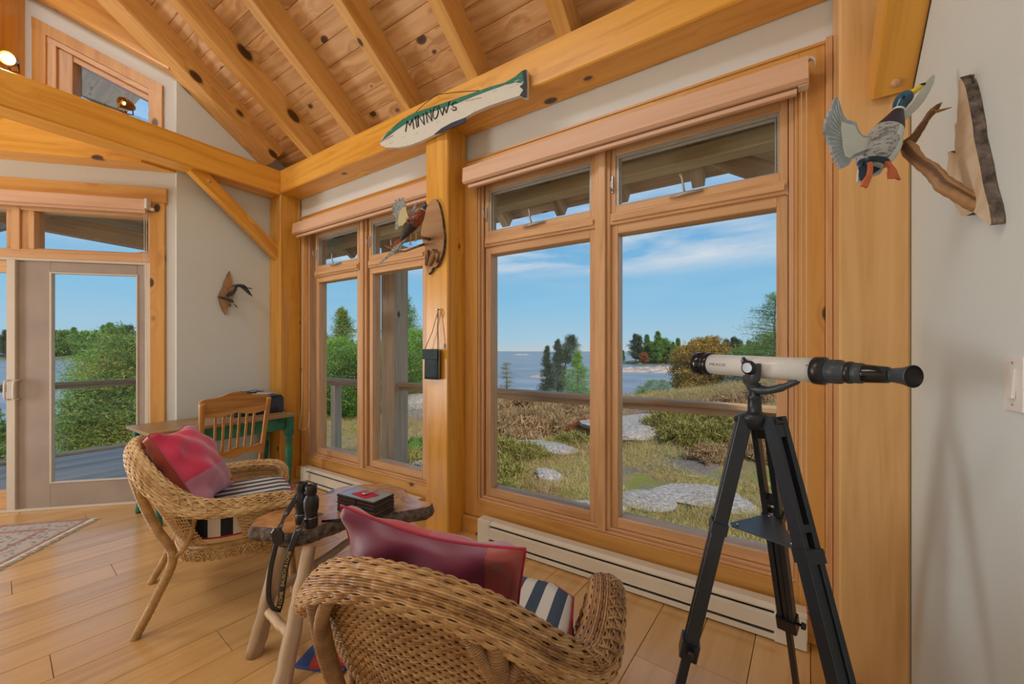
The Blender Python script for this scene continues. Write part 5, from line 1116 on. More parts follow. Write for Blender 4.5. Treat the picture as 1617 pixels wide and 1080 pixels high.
# yoke mount under and beside the tube
mt = O_+ax*kq(1205); up = Vector((0, 0, 1)); sdv = ax.cross(up).normalized()
if sdv.dot(Vector((S_, -C_, 0))) < 0: sdv = -sdv          # the side that faces the camera
b = MB(); base = Vector((ap.x, ap.y, 1.235))
Y_ = spline([tuple(base+up*.0), tuple(base+up*.022-ax*.012+sdv*.018), tuple(mt-up*.035+sdv*.040-ax*.004), tuple(mt+sdv*.042-up*.0), tuple(mt+sdv*.042+up*.012)], 20); b.tube([tuple(p) for p in Y_], [.022, .024, .023, .021, .020]+[.0175]*15, 12, flat=.75)
Y2 = spline([tuple(base-ax*.012), tuple(base+ax*.03-up*.008), tuple(base+ax*.08+up*.006), tuple(base+ax*.125+up*.030)], 16); b.tube([tuple(p) for p in Y2], [.021]*6+[.017]*5+[.013]*4+[.010], 12, flat=.7)
b.lathe([(-.012, .015), (.012, .018)], tuple(base), n=16)
b.build('yoke', M['teal'], t, world=True)
b = MB(); b.lathe([(0, .010), (.012, .013), (.020, .021), (.024, .022), (.030, .021), (.034, .015)], mt+sdv*.046, sdv, 20); b.lathe([(0, .008), (.012, .008)], mt+sdv*.034, sdv, 14); b.build('tension_knob', M['blackg'], t, world=True)
b = MB(); b.tube([mt+sdv*.042-ax*.036+up*.010, mt+sdv*.046-ax*.032+up*.030], [.006, .005], 8); b.lathe([(-.01, .005), (.012, .005)], mt+sdv*.04-ax*.034+up*.02, sdv, 8); b.build('wing_bolt', M['black'], t, world=True)
def ontube(x, y, L):
    r = .0348; s0 = kq(1130)+x; ph = .10+(y-.006)/r; n_ = sdv*math.cos(ph)+up*math.sin(ph); return O_+ax*s0+n_*r
me = text_on('maker_mark', 'MEADE', .0125, lambda x, y, L: ontube(x*1.55*1.0, y, L), M['ink'], t)
b = MB(); b.sphere(O_+ax*kq(1284)+(sdv*.9+up*.42).normalized()*.0345, .002, n=8, k=6); b.build('set_screw', M['ink'], t, world=True)
# ================================================================== spotlights on the tie beam
def spot(label, y, z, tilt, e):
    t = thing('spotlight', label, 'spotlight', (-4.33, y, 3.2075), 0, 'spotlights on the tie beam')
    b = MB(); b.box((-.03, -.09, .0), (.03, .09, .018), .003); b.lathe([(0, .008), (.05, .008)], (0, 0, .015), n=10); b.build('base', M['brass'], t)
    b = MB(); b.tube([(0, -.04, .12), (0, -.045, .06), (0, 0, .045), (0, .045, .06), (0, .04, .12)], .005, 7); b.build('yoke', M['brass'], t)
    ax = Vector(tilt).normalized(); c = Vector((0, 0, .125))-ax*.03
    b = MB(); b.lathe([(-.035, .008), (-.03, .022), (0, .038), (.055, .046), (.06, .046), (.055, .042), (0.03, .030)], c, ax, 20, caps=False); b.build('shade', M['brass'], t)
    k = 1 if e > 1 else .42; b = MB(); b.lathe([(.036, .001), (.040, .034*k), (.042, .034*k), (.047, .02*k), (.049, .001)], c, ax, 20); b.build('lens', M['bulb' if e > 1 else 'bulb2'], t)
    l = lamp('spotlight_lamp', 'SPOT', tuple(Vector((-4.33, y, 3.2075))+c+ax*.07), e, (1, .66, .30), spot_size=R(150), spot_blend=1.0); l.data.shadow_soft_size = .04
    l.rotation_euler = (-ax).to_track_quat('Z', 'Y').to_euler()
spot('lit spotlight on the tie beam beside the brown post', .385, 3.35, (.80, -.45, -.25), 7)
spot('spotlight on the tie beam in front of the gable window', .965, 3.34, (.45, -.9, -.1), .8)
# ================================================================== rug
def rugmat():
    m, nt, b = mat('patterned_rug'); L = nt.links; co = N(nt, 'ShaderNodeTexCoord'); v = N(nt, 'ShaderNodeTexVoronoi', i_Scale=34.0, distance='MANHATTAN'); L.new(co.outputs['Object'], v.inputs['Vector'])
    n = N(nt, 'ShaderNodeTexNoise', i_Scale=60.0, i_Detail=3.0); L.new(co.outputs['Object'], n.inputs[0]); a = N(nt, 'ShaderNodeMath', operation='MULTIPLY_ADD'); a.inputs[1].default_value = .6; L.new(n.outputs[0], a.inputs[0]); L.new(v.outputs['Distance'], a.inputs[2])
    r = ramp(nt, [(.45, (.07, .08, .11)), (.56, (.14, .15, .18)), (.66, (.42, .38, .33)), (.76, (.30, .16, .12)), (.85, (.5, .46, .4))]); L.new(a.outputs[0], r.inputs[0]); L.new(r.outputs[0], b.inputs['Base Color']); b.inputs['Roughness'].default_value = .95
    return m
M['rug'] = rugmat(); M['rugp'] = plain('pink_rug_border', (.42, .24, .19), .95, var=.2, scale=40); M['fringe'] = plain('cream_fringe', (.62, .58, .48), .9, var=.2, scale=40)
ea = Vector((.716, -.698, 0)); eb = Vector((-.698, -.716, 0)); c0 = Vector((-4.50, .865, 0)); 
t = thing('rug', 'patterned grey rug with a cream fringe in front of the glass door', 'rug', tuple(c0), math.atan2(ea.y, ea.x))
# local x along the fringed edge, local -y away from it
b = MB(); b.box((.02, -1.5, .0015), (1.3, -.085, .008), .001); b.build('pile', M['rug'], t)
b = MB()
for (x0, x1, y0, y1) in ((.02, 1.3, -.085, -.06), (.02, .06, -1.5, -.085)): b.box((x0, y0, .0015), (x1, y1, .0088), .001)
b.box((.16, -1.5, .004), (.20, -.25, .0088), .001); b.box((.16, -.25, .004), (1.3, -.22, .0088), .001)
b.build('border', M['rugp'], t)
b = MB()
for i in range(230):
    x = .02+1.28*i/230; j = random.uniform(-.006, .006); b.tube([(x, -.062, .005), (x+j, -.03, .006), (x+j*2, .006+random.uniform(-.01, .004), .0025)], .0022, 4)
b.build('fringe', M['fringe'], t)
# ================================================================== outside: deck, railings, eaves
b = MB(); y = 2.7; x = -7.9
while x < -4.2: b.box((x, -3.5, -.075), (x+.135, 3.1, -.045), .004, axis=1); x += .14
d_ = b.build('deck', M['deck']); clip_mesh(d_, [[((-4.43, 1.339, 0), (1/math.sqrt(2), -1/math.sqrt(2), 0)), ((0, 1.339, 0), (0, 1, 0))], [((0, 1.339, 0), (0, -1, 0)), ((-4.65, 0, 0), (1, 0, 0))], [((0, 2.5, 0), (0, -1, 0)), ((-4.65, 0, 0), (-1, 0, 0))]]) if False else None
q = Vector(CO)+Vector(NA)*.13
clip_mesh(d_, [[(tuple(q), (-NA[0], -NA[1], 0)), ((0, 1.45, 0), (0, 1, 0))], [((0, 1.45, 0), (0, -1, 0)), ((-4.64, 0, 0), (1, 0, 0))]]); tag(d_, kind='structure')
b = MB(); b.bar((-7.93, -3.5, -.11), (-7.93, 3.1, -.11), .05, .12); b.box((-7.86, -3.5, -.045), (-7.76, 3.1, -.005), .006, axis=1); tag(b.build('deck_edge', M['weather']), 'weathered edge board along the far side of the grey deck', 'edge board')
b = MB(); y = 2.52
while y < 3.2: b.box((-4.63, y, -.075), (1.6, y+.135, -.045), .004, axis=0); y += .14
tag(b.build('walkway', M['deck']), kind='structure')
def railing(label, p0, p1, posts, z=.972, post=.10):
    t = thing('deck_railing', label, 'railing', tuple(p0)); p0, p1 = Vector(p0), Vector(p1); d = (p1-p0).normalized()
    b = MB(); b.bar(p0+Vector((0, 0, z-.02)), p1+Vector((0, 0, z-.02)), .14, .040, ch=.006); b.build('top_rail', M['rail'], t, world=True)
    b = MB(); b.bar(p0+Vector((0, 0, z-.065)), p1+Vector((0, 0, z-.065)), .04, .05, ch=.004); b.build('under_rail', M['rail'], t, world=True)
    for s in posts:
        q = p0+d*s; b = MB(); b.bar(q+Vector((0, 0, -.3)), q+Vector((0, 0, z-.09)), post, post, (1, 0, 0)); b.build('post', M['weather'], t, world=True)
railing('brown deck railing outside the large window', (-3.58, 3.16, 0), (1.5, 3.16, 0), [2.41, 4.6])
railing('brown deck railing outside the narrower window pair', (-7.85, 3.16, 0), (-3.84, 3.16, 0), [2.98], z=.968)
railing('brown deck railing outside the glass door', (-7.85, -3.4, 0), (-7.85, 3.08, 0), [.1, 2.1, 6.3], z=.925)
def wpost(label, x0, x1, y0, y1, z0, z1): b = MB(); b.box((x0, y0, z0), (x1, y1, z1), .01, axis=2); return tag(b.build('eave_post', M['weather']), label, 'post')
wpost('thick weathered roof post outside the narrower window pair', -3.83, -3.60, 3.06, 3.28, -1.6, 2.585)
wpost('thick weathered roof post hidden beyond the right end of the large window', .72, .94, 2.75, 2.97, -1.4, 2.585)
t = thing('knee_brace', 'weathered diagonal brace under the eave outside the right transom window', 'brace', (-.30, 3.15, 2.6))
b = MB(); b.bar((-.47, 3.0, 2.78), (.30, 3.0, 2.30), .045, .13, (0, 0, 1), .006); b.build('brace', M['weather'], t, world=True)
b = MB(); b.bar((-7.0, 2.86, 2.637), (1.7, 2.86, 2.637), .14, .095, ch=.006); tag(b.build('eave_beam', M['eavelight']), 'pale eave beam running outside above the window wall', 'beam')
# eave: boards and rafter tails, same pitch as the roof
b = MB(); rr = random.Random(8); y = 2.48; upv = Vector((0, SL, 1)).normalized()
while y < 3.25:
    s = -7.2
    while s < 1.8: l = rr.choice((1.6, 2.2, 3)); c = Vector((0, y, roofz(y)-.005))+upv*.012; b.bar((s, c.y, c.z), (s+l, c.y, c.z), .145, .022, upv); s += l+.001
    y += .15*cs
tag(b.build('eave_boards', M['weather']), 'weathered roof boards of the eave outside the window wall', 'roof boards')
for x in (-4.55, -3.72, -2.9, -2.13, -1.54, -.98, -.42, .32, .95):
    b = MB(); y0, y1 = 2.50, 3.22; b.bar((x, y0, roofz(y0)-.075), (x, y1, roofz(y1)-.085), .085, .13, upv, .006)
    where = {-4.55: 'left of the corner post', -3.72: 'over the thick roof post', -2.9: 'left of the middle post', -2.13: 'just behind the middle post', -1.54: 'at the left end of the large window', -.98: 'above the mullion of the large window', -.42: 'beside the diagonal eave brace', .32: 'beyond the right transom', .95: 'past the right end of the windows'}[x]
    tag(b.build('rafter_tail', M['weather']), 'weathered rafter tail of the eave '+where, 'rafter', 'rafter tails of the eave')
# porch roof outside the glass door
t = thing('porch_roof', 'weathered porch beam and roof boards outside the glass door', 'porch roof', (-7.6, .2, 2.5))
b = MB(); b.bar((-7.3, -2.2, 2.98), (-6.35, 3.2, 2.62), .10, .20, ch=.008); b.build('beam', M['weather'], t, world=True)
b = MB(); 
for i in range(14): x = -8.0+i*.16; b.bar((x, -2.5, 3.22-.03*i*0), (x+.9, 3.2, 2.86), .15, .02)
b.build('roof_boards', M['weather'], t, world=True)
for i, yy in enumerate((-.9, .6, 1.9)):
    b = MB(); b.bar((-7.95, yy, 3.02-.065*(yy+2)), (-5.6, yy+.5, 3.06-.065*(yy+2)), .06, .10); b.build('joist', M['weather'], t, world=True)
# ================================================================== terrain
SEA = -3.75
def fbm(x, y, seed=0, oct=5, f0=.15):
    r = np.random.default_rng(seed); v = 0; a = 1; f = f0
    for o in range(oct):
        th = r.random()*6.28; p1, p2, p3, p4 = r.random(4)*6.28
        u = x*math.cos(th)+y*math.sin(th); w_ = -x*math.sin(th)+y*math.cos(th)
        v = v+a*(np.sin(u*f+p1+1.3*np.sin(w_*f*.7+p2))*np.cos(w_*f*1.1+p3+1.1*np.sin(u*f*.8+p4))); a *= .52; f *= 2.05
    return v
def sst(a, b, x): t = np.clip((x-a)/(b-a), 0, 1); return t*t*(3-2*t)
def height(x, y):
    dep = -S_*x+C_*y; lat = C_*x+S_*y; u = lat/np.maximum(dep, .5)            # u is the bearing
    r = np.hypot(x, y-1)
    z = -1.18-.050*np.clip(r-3, 0, None)
    z = z-1.8*sst(30, 52, r)                                                   # shore
    hill = np.exp(-(((x-2.0)/9)**2+((y-24)/9)**2)); z = z+1.55*hill
    hill2 = np.exp(-(((x-11)/9)**2+((y-27)/12)**2)); z = z+2.3*hill2
    z = z+.35*np.exp(-(((x+2.0)/2.6)**2+((y-11.5)/2.2)**2))
    z = z-.35*np.exp(-(((x+9)/5)**2+((y-14)/4)**2))
    left = sst(-4.5, -9.0, x)*(1-sst(6, 12, y)); z = z-.55*left                  # lower ground below the deck
    lf = sst(-12, -20, x)*(1-sst(2, 12, y)); z = z-1.3*lf
    k = sst(4, 12, r); z = z+fbm(x, y, 3, 5, .35)*.085*(.35+.65*k)
    z = z+np.abs(fbm(x, y, 8, 4, .8))*.07+fbm(x, y, 9, 3, 2.4)*.02
    return z
def rockmat():
    m, nt, b = mat('granite_and_heath'); L = nt.links; co = N(nt, 'ShaderNodeTexCoord')
    big = N(nt, 'ShaderNodeTexNoise', i_Scale=.30, i_Detail=5.0, i_Roughness=.62, i_Distortion=.5); L.new(co.outputs['Object'], big.inputs[0])
    med = N(nt, 'ShaderNodeTexNoise', i_Scale=1.3, i_Detail=6.0, i_Roughness=.65); L.new(co.outputs['Object'], med.inputs[0])
    fin = N(nt, 'ShaderNodeTexNoise', i_Scale=16.0, i_Detail=6.0, i_Roughness=.75); L.new(co.outputs['Object'], fin.inputs[0])
    rock = ramp(nt, [(.25, (.13, .10, .09)), (.42, (.25, .21, .185)), (.55, (.33, .29, .26)), (.68, (.44, .40, .36))]); L.new(fin.outputs[0], rock.inputs[0])
    pk = ramp(nt, [(.42, (1, 1, 1)), (.62, (1.0, .86, .78))]); L.new(med.outputs[0], pk.inputs[0]); rk = N(nt, 'ShaderNodeMixRGB', blend_type='MULTIPLY'); rk.inputs[0].default_value = 1; L.new(rock.outputs[0], rk.inputs[1]); L.new(pk.outputs[0], rk.inputs[2])
    veg = ramp(nt, [(.30, (.10, .09, .035)), (.42, (.20, .17, .055)), (.52, (.42, .31, .14)), (.62, (.46, .31, .16)), (.74, (.30, .15, .08))]); 
    v2 = N(nt, 'ShaderNodeMath', operation='MULTIPLY_ADD'); v2.inputs[1].default_value = .45; L.new(fin.outputs[0], v2.inputs[0]); v3 = N(nt, 'ShaderNodeMath', operation='MULTIPLY_ADD'); v3.inputs[1].default_value = .62; L.new(med.outputs[0], v3.inputs[0]); v2.inputs[2].default_value = 0; L.new(v2.outputs[0], v3.inputs[2]); L.new(v3.outputs[0], veg.inputs[0])
    ms = N(nt, 'ShaderNodeMath', operation='MULTIPLY_ADD'); ms.inputs[1].default_value = .35; L.new(med.outputs[0], ms.inputs[0]); L.new(big.outputs[0], ms.inputs[2])
    mk = ramp(nt, [(.655, (0, 0, 0)), (.70, (1, 1, 1))]); L.new(ms.outputs[0], mk.inputs[0])
    mo = N(nt, 'ShaderNodeTexNoise', i_Scale=.8, i_Detail=5.0, i_Roughness=.6); mp = N(nt, 'ShaderNodeMapping'); mp.inputs['Location'].default_value = (13, 7, 3); L.new(co.outputs['Object'], mp.inputs[0]); L.new(mp.outputs[0], mo.inputs[0])
    mm = ramp(nt, [(.53, (0, 0, 0)), (.60, (1, 1, 1))]); L.new(mo.outputs[0], mm.inputs[0])
    x1 = N(nt, 'ShaderNodeMixRGB'); x1.inputs[2].default_value = (.30, .31, .04, 1); L.new(mm.outputs[0], x1.inputs[0]); L.new(veg.outputs[0], x1.inputs[1])
    x2 = N(nt, 'ShaderNodeMixRGB'); L.new(mk.outputs[0], x2.inputs[0]); L.new(x1.outputs[0], x2.inputs[1]); L.new(rk.outputs[0], x2.inputs[2])
    L.new(x2.outputs[0], b.inputs['Base Color']); b.inputs['Roughness'].default_value = .9
    bp = N(nt, 'ShaderNodeBump', i_Strength=1.0, i_Distance=.14); L.new(fin.outputs[0], bp.inputs['Height']); L.new(bp.outputs[0], b.inputs['Normal'])
    return m
M['ground'] = rockmat()
def terrain(name, x0, x1, y0, y1, nx, ny, fn, m, px=1.0, kind='structure'):
    X, Y = np.meshgrid(np.linspace(x0, x1, nx), np.linspace(y0, y1, ny)); Z = fn(X, Y)
    idx = np.arange(nx*ny).reshape(ny, nx); F = np.stack([idx[:-1, :-1], idx[:-1, 1:], idx[1:, 1:], idx[1:, :-1]], -1).reshape(-1, 4)
    return tag(npmesh(name, np.stack([X, Y, Z], -1).reshape(-1, 3), F, m, smooth=True), kind=kind)
def gpolar():
    # polar grid about the house: fine near, coarse far
    nr, na = 260, 420; r = 2.2*(75/2.2)**(np.linspace(0, 1, nr)); a = np.linspace(R(-75), R(200), na)
    A, Rr = np.meshgrid(a, r); X = -1+Rr*np.sin(-A+R(0))*1.0; Y = 1.4+Rr*np.cos(A)
    X = -1-Rr*np.sin(A); Z = height(X, Y); inside = (Y < 2.6) & (X > -5.2); Z = np.where(inside, np.minimum(Z, -1.3), Z)
    idx = np.arange(nr*na).reshape(nr, na); F = np.stack([idx[:-1, :-1], idx[:-1, 1:], idx[1:, 1:], idx[1:, :-1]], -1).reshape(-1, 4)
    return tag(npmesh('ground', np.stack([X, Y, Z], -1).reshape(-1, 3), F, M['ground'], smooth=True), kind='structure')
gpolar()
def water():
    m, nt, b = mat('lake_water'); L = nt.links; co = N(nt, 'ShaderNodeTexCoord'); mp = N(nt, 'ShaderNodeMapping'); mp.inputs['Scale'].default_value = (1, 1, 1); L.new(co.outputs['Object'], mp.inputs[0])
    n = N(nt, 'ShaderNodeTexNoise', i_Scale=.9, i_Detail=5.0, i_Roughness=.6); L.new(mp.outputs[0], n.inputs[0]); bp = N(nt, 'ShaderNodeBump', i_Strength=.85, i_Distance=.25); L.new(n.outputs[0], bp.inputs['Height']); L.new(bp.outputs[0], b.inputs['Normal'])
    n2 = N(nt, 'ShaderNodeTexNoise', i_Scale=.12, i_Detail=4.0); L.new(mp.outputs[0], n2.inputs[0]); r = ramp(nt, [(.35, (.13, .16, .20)), (.65, (.22, .25, .29))]); L.new(n2.outputs[0], r.inputs[0]); L.new(r.outputs[0], b.inputs['Base Color']); b.inputs['Roughness'].default_value = .42
    return m
M['water'] = water()
b = MB(); b.grid(lambda u, v: (-1700+2600*u, -700+2300*v, SEA), 12, 12); tag(b.build('lake', M['water']), kind='structure')
# far shores: low granite with trees
M['farrock'] = plain('far_pink_granite', (.42, .31, .26), .9, var=.4, scale=.5, bump=.3, bscale=2); M['farheath'] = plain('far_shore_heath', (.12, .13, .06), .9, var=.4, scale=.3)
def ridge(name, lab, pts, w_, h_, m):
    """a long low island along pts"""
    P = spline([(*p, 0) for p in pts], 60); V = []; n = len(P); k = 13; rr = np.random.default_rng(4)
    for i in range(n):
        tgt = P[min(i+1, n-1)]-P[max(i-1, 0)]; nn = np.array([-tgt[1], tgt[0], 0]); nn /= np.linalg.norm(nn)+1e-9; e = math.sin(math.pi*i/(n-1))**.4
        for j in range(k): q = (j/(k-1)-.5)*2; V.append(P[i]+nn*q*w_*e+np.array([0, 0, SEA-.4+(.4+h_*e*(1+.35*rr.normal()*.6))*(1-q*q)]))
    idx = np.arange(n*k).reshape(n, k); F = np.stack([idx[:-1, :-1], idx[:-1, 1:], idx[1:, 1:], idx[1:, :-1]], -1).reshape(-1, 4)
    return tag(npmesh(name, np.array(V), F, m, smooth=True), lab, 'shore')
def gp(u, dep): p = at(u, 553, dep); return (p.x, p.y)
ridge('rocky_island', 'low pink granite point across the water behind the mullion of the large window', [gp(968, 95), gp(1020, 96), gp(1090, 92), gp(1180, 86), gp(1300, 80)], 9, 1.0, M['farrock'])
ridge('rocky_island', 'farther tree covered granite shore right of the open lake', [gp(975, 150), gp(1050, 145), gp(1130, 135), gp(1260, 120), gp(1450, 110)], 16, 1.4, M['farheath'])
ridge('wooded_shore', 'distant wooded shore across the water outside the glass door', [gp(-350, 260), gp(-100, 240), gp(60, 225), gp(200, 210), gp(420, 190), gp(600, 180)], 18, 2.0, M['farheath'])
ridge('rocky_islet', 'tiny dark islet on the horizon of the open lake', [gp(812, 420), gp(822, 420), gp(835, 420)], 3, .9, M['farrock'])
ridge('rocky_islet', 'dark flat rocks awash beside the shore trees', [gp(838, 75), gp(850, 74), gp(868, 74)], 1.6, .35, M['farrock'])
# ================================================================== plants
def leafmat(name, c1, c2, c3, rough=.6):
    m, nt, b = mat(name); L = nt.links; rn = N(nt, 'ShaderNodeAttribute', attribute_name='rnd'); r = ramp(nt, [(.0, c1), (.5, c2), (1., c3)]); L.new(rn.outputs['Fac'], r.inputs[0]); L.new(r.outputs[0], b.inputs['Base Color']); b.inputs['Roughness'].default_value = rough
    tr = N(nt, 'ShaderNodeBsdfTranslucent'); L.new(r.outputs[0], tr.inputs[0]); mx = N(nt, 'ShaderNodeMixShader', i_0=.3); o = [n for n in nt.nodes if n.type == 'OUTPUT_MATERIAL'][0]; L.new(b.outputs[0], mx.inputs[1]); L.new(tr.outputs[0], mx.inputs[2]); L.new(mx.outputs[0], o.inputs[0])
    return m
M['lpine'] = leafmat('pine_needles', (.05, .12, .018), (.13, .26, .04), (.27, .42, .07)); M['ldark'] = leafmat('dark_conifer_needles', (.02, .045, .02), (.045, .085, .035), (.09, .14, .05))
M['lbright'] = leafmat('bright_green_needles', (.09, .21, .02), (.20, .40, .05), (.36, .52, .10)); M['lgold'] = leafmat('autumn_leaves', (.20, .13, .02), (.42, .25, .03), (.60, .34, .05)); M['lheath'] = leafmat('heath_twigs', (.22, .13, .06), (.40, .25, .12), (.56, .36, .19)); M['lolive'] = leafmat('juniper_foliage', (.13, .12, .028), (.27, .24, .055), (.42, .34, .09)); M['lgrass'] = leafmat('dry_grass', (.30, .24, .08), (.50, .39, .15), (.66, .52, .24)); M['lsedge'] = leafmat('green_grass', (.13, .16, .02), (.25, .29, .04), (.38, .36, .08)); M['lred'] = leafmat('rust_shrub', (.18, .05, .02), (.32, .09, .03), (.42, .17, .06)); M['lmix'] = leafmat('pine_with_gold_tips', (.06, .14, .018), (.17, .29, .04), (.52, .36, .06))
M['trunk'] = plain('tree_bark', (.16, .12, .09), .9, var=.4, scale=12)
def leaves(C, sizes, nper, spread, asp=.25, up=.3, seed=0, clump=True):
    """leaf blades around centres C"""
    r = np.random.default_rng(seed); C = np.repeat(C, nper, 0); sz = np.repeat(sizes, nper); sp = np.repeat(spread, nper)
    P = C+r.normal(0, 1, C.shape)*np.stack([sp, sp, sp*.62], -1)
    d = r.normal(0, 1, C.shape); d[:, 2] += up; d /= np.linalg.norm(d, axis=1, keepdims=True); e = np.cross(d, r.normal(0, 1, C.shape)); e /= np.linalg.norm(e, axis=1, keepdims=True)
    L = (sz*(.6+.8*r.random(len(C))))[:, None]; V = np.stack([P-e*L*asp, P+e*L*asp, P+d*L+e*L*asp*.4, P+d*L-e*L*asp*.4], 1)
    cr = np.repeat(r.random(len(C)//nper), nper); rn = np.clip(cr*.6+.4*r.random(len(C)), 0, 1)
    return V.reshape(-1, 3), np.arange(len(P)*4).reshape(-1, 4), np.repeat(rn, 4)
def tree(name, label, cat, base, h_, w_, kind, leaf, group=None, seed=1, lean=(0, 0), dens=1.0, lsz=None, crown=.12):
    t = thing(name, label, cat, tuple(base), 0, group); r = np.random.default_rng(seed)
    b = MB(); n = 7; tp = [(lean[0]*(i/n)**1.5+r.normal(0, .01)*h_*.3, lean[1]*(i/n)**1.5+r.normal(0, .01)*h_*.3, h_*.97*i/n-.1) for i in range(n+1)]
    r0 = .020*h_+.02; b.tube(tp, [r0*(1-.85*i/n) for i in range(n+1)], 7)
    C = []; S = []
    nl = int((26 if kind == 'conifer' else 20)*dens)
    for i in range(nl):
        q = crown+(1-crown)*(i+.5)/nl; z = q*h_; cx_ = np.interp(q, np.linspace(0, 1, n+1), [p[0] for p in tp]); cy_ = np.interp(q, np.linspace(0, 1, n+1), [p[1] for p in tp])
        if kind == 'conifer': rad = w_/2*(1-(q-crown)/(1-crown))**.75*(.8+.4*r.random())+.03*h_*0; nb = 6
        elif kind == 'pine': rad = w_/2*math.sin(math.pi*min(1, .22+.78*(q-crown)/(1-crown)))**.6*(.55+.6*r.random()); nb = 5
        else: rad = w_/2*math.sqrt(max(.05, 1-((q-.55)/.5)**2))*(.8+.3*r.random()); nb = 8
        for j in range(nb):
            a = r.random()*6.28; ln = rad*(.65+.45*r.random()); tip = np.array([cx_+math.cos(a)*ln, cy_+math.sin(a)*ln, z+(.10*ln if kind != 'conifer' else -.05*ln+.12*ln*q)])
            b.tube([(cx_, cy_, z-.04*ln), tuple((tip+np.array([cx_, cy_, z]))/2+np.array([0, 0, .03*ln])), tuple(tip)], [r0*.28*(1-q*.6), r0*.18*(1-q*.6), .004*h_*.4], 4, caps=False)
            m = 4 if kind != 'round' else 5
            for k in range(m): f = .30+.70*(k+r.random())/m; C.append(np.array([cx_, cy_, z])*(1-f)+tip*f+r.normal(0, .02*h_, 3)*(.6 if kind == 'conifer' else 1)); S.append(.10*ln+.012*h_)
    b.build('trunk', M['trunk'], t)
    C = np.array(C); S = np.array(S); ls = lsz or .045*h_**.6
    V, F, rn = leaves(C, np.full(len(C), ls), int(24*dens), S*1.05, asp=.11 if leaf != 'lgold' else .35, seed=seed)
    npmesh('foliage', V, F, M[leaf], t, rn); return t
def gr(u, dep, dz=0): p = at(u, 553, dep); return Vector((p.x, p.y, max(float(height(p.x, p.y)), SEA)+dz))
def ht(u, dep, v, dz=0): return (EYE+(553-v)*dep/620)-gr(u, dep, dz).z
def dup(root, loc, rz, label, sc=1, group=None):
    q = root.copy(); COL.objects.link(q); q.location = loc; q.rotation_euler = (0, 0, rz); q.scale = (sc, sc, sc); q['label'] = label
    if group: q['group'] = group
    for ch in list(root.children): c = ch.copy(); COL.objects.link(c); c.parent = q
    return q
# outside the large window
tree('conifer_tree', 'dark slender conifer at the left of the shore tree group', 'tree', gr(864, 44), ht(864, 44, 548), 2.4, 'conifer', 'ldark', seed=2)
tree('conifer_tree', 'tall dark conifer in the middle of the shore tree group', 'tree', gr(881, 43), ht(881, 43, 538), 3.2, 'conifer', 'ldark', seed=3)
tree('wind_swept_pine', 'wind-swept pine leaning right behind the shore tree group', 'tree', gr(886, 45), ht(886, 45, 531), 3.0, 'pine', 'ldark', seed=4, lean=(1.1, .6), crown=.55)
tree('pine_tree', 'bright green pine at the right of the shore tree group', 'tree', gr(912, 40), ht(912, 40, 555), 3.8, 'conifer', 'lbright', seed=5)
tree('sapling', 'thin pale sapling standing at the water left of the shore trees', 'tree', gr(800, 36), ht(800, 36, 572), 1.5, 'round', 'lolive', seed=6, dens=.35)
tree('autumn_tree', 'broad golden autumn tree behind the telescope tube', 'tree', gr(1112, 40, -.2), ht(1112, 40, 537, -.2), 5.6, 'round', 'lgold', seed=7, crown=.05)
tree('autumn_tree', 'smaller golden autumn tree on the left flank of the broad one', 'tree', gr(1078, 42, -.2), ht(1078, 42, 548, -.2), 3.2, 'round', 'lgold', seed=8, crown=.05, dens=.7)
tree('pine_tree', 'large green pine cut by the right edge of the large window', 'tree', gr(1224, 26, -.2), ht(1224, 26, 466, -.2), 4.4, 'pine', 'lpine', seed=9, crown=.10, dens=1.2, lsz=.10)
tree('pine_tree', 'lower green pine left of the large pine at the window edge', 'tree', gr(1172, 38, -.3), ht(1172, 38, 550, -.3), 4.6, 'round', 'lpine', seed=10, crown=.05)
tree('pine_tree', 'full green pine behind the large pine at the window edge', 'tree', gr(1212, 34, -.3), ht(1212, 34, 528, -.3), 4.4, 'round', 'lpine', seed=11, crown=.05)
c0 = tree('shore_shrub', 'dark green shrub standing on the near bank below the golden trees', 'shrub', gr(1030, 36), 1.9, 2.0, 'round', 'lpine', seed=12, dens=.6, crown=.05)
dup(c0, gr(1048, 33), 1.3, 'leafy shrub just left of the telescope dew cap on the near bank', .8); dup(c0, gr(1012, 38), 2.6, 'leftmost small shrub on the near bank beside the mullion', .75)
# far trees: a few shapes copied along the far shores
f1 = tree('far_tree', 'dark pine first in the row on the far shore right of the open lake', 'tree', (0, 0, 0), 8, 5, 'pine', 'ldark', 'trees on the far shores', 21, dens=.7, lsz=.45, crown=.1)
f2 = tree('far_tree', 'spired tree on the far shore right of the open lake', 'tree', (0, 0, 0), 8, 3.8, 'conifer', 'lpine', 'trees on the far shores', 22, dens=.7, lsz=.45, crown=.08)
f3 = tree('far_tree', 'round tree on the far shore right of the open lake', 'tree', (0, 0, 0), 6, 6.5, 'round', 'lpine', 'trees on the far shores', 23, dens=.7, lsz=.5, crown=.05)
f4 = tree('far_tree', 'rusty round tree on the far shore', 'tree', (0, 0, 0), 4, 4.0, 'round', 'lred', 'trees on the far shores', 24, dens=.7, lsz=.5, crown=.05)
rr = random.Random(12); first = {id(f): True for f in (f1, f2, f3, f4)}
def far(f, u, dep, z, sc, lab, group):
    p = at(u, 553, dep); loc = Vector((p.x, p.y, z))
    if first[id(f)]: first[id(f)] = False; f.location = loc; f.scale = (sc,)*3; f['label'] = lab; f['group'] = group; return
    dup(f, loc, rr.random()*6, lab, sc, group)
LR = 'dark tree on the wooded shore right of the open lake'; LL = 'distant tree on the wooded shore seen through the glass door'; LM = 'distant tree on the shore seen through the narrower windows'
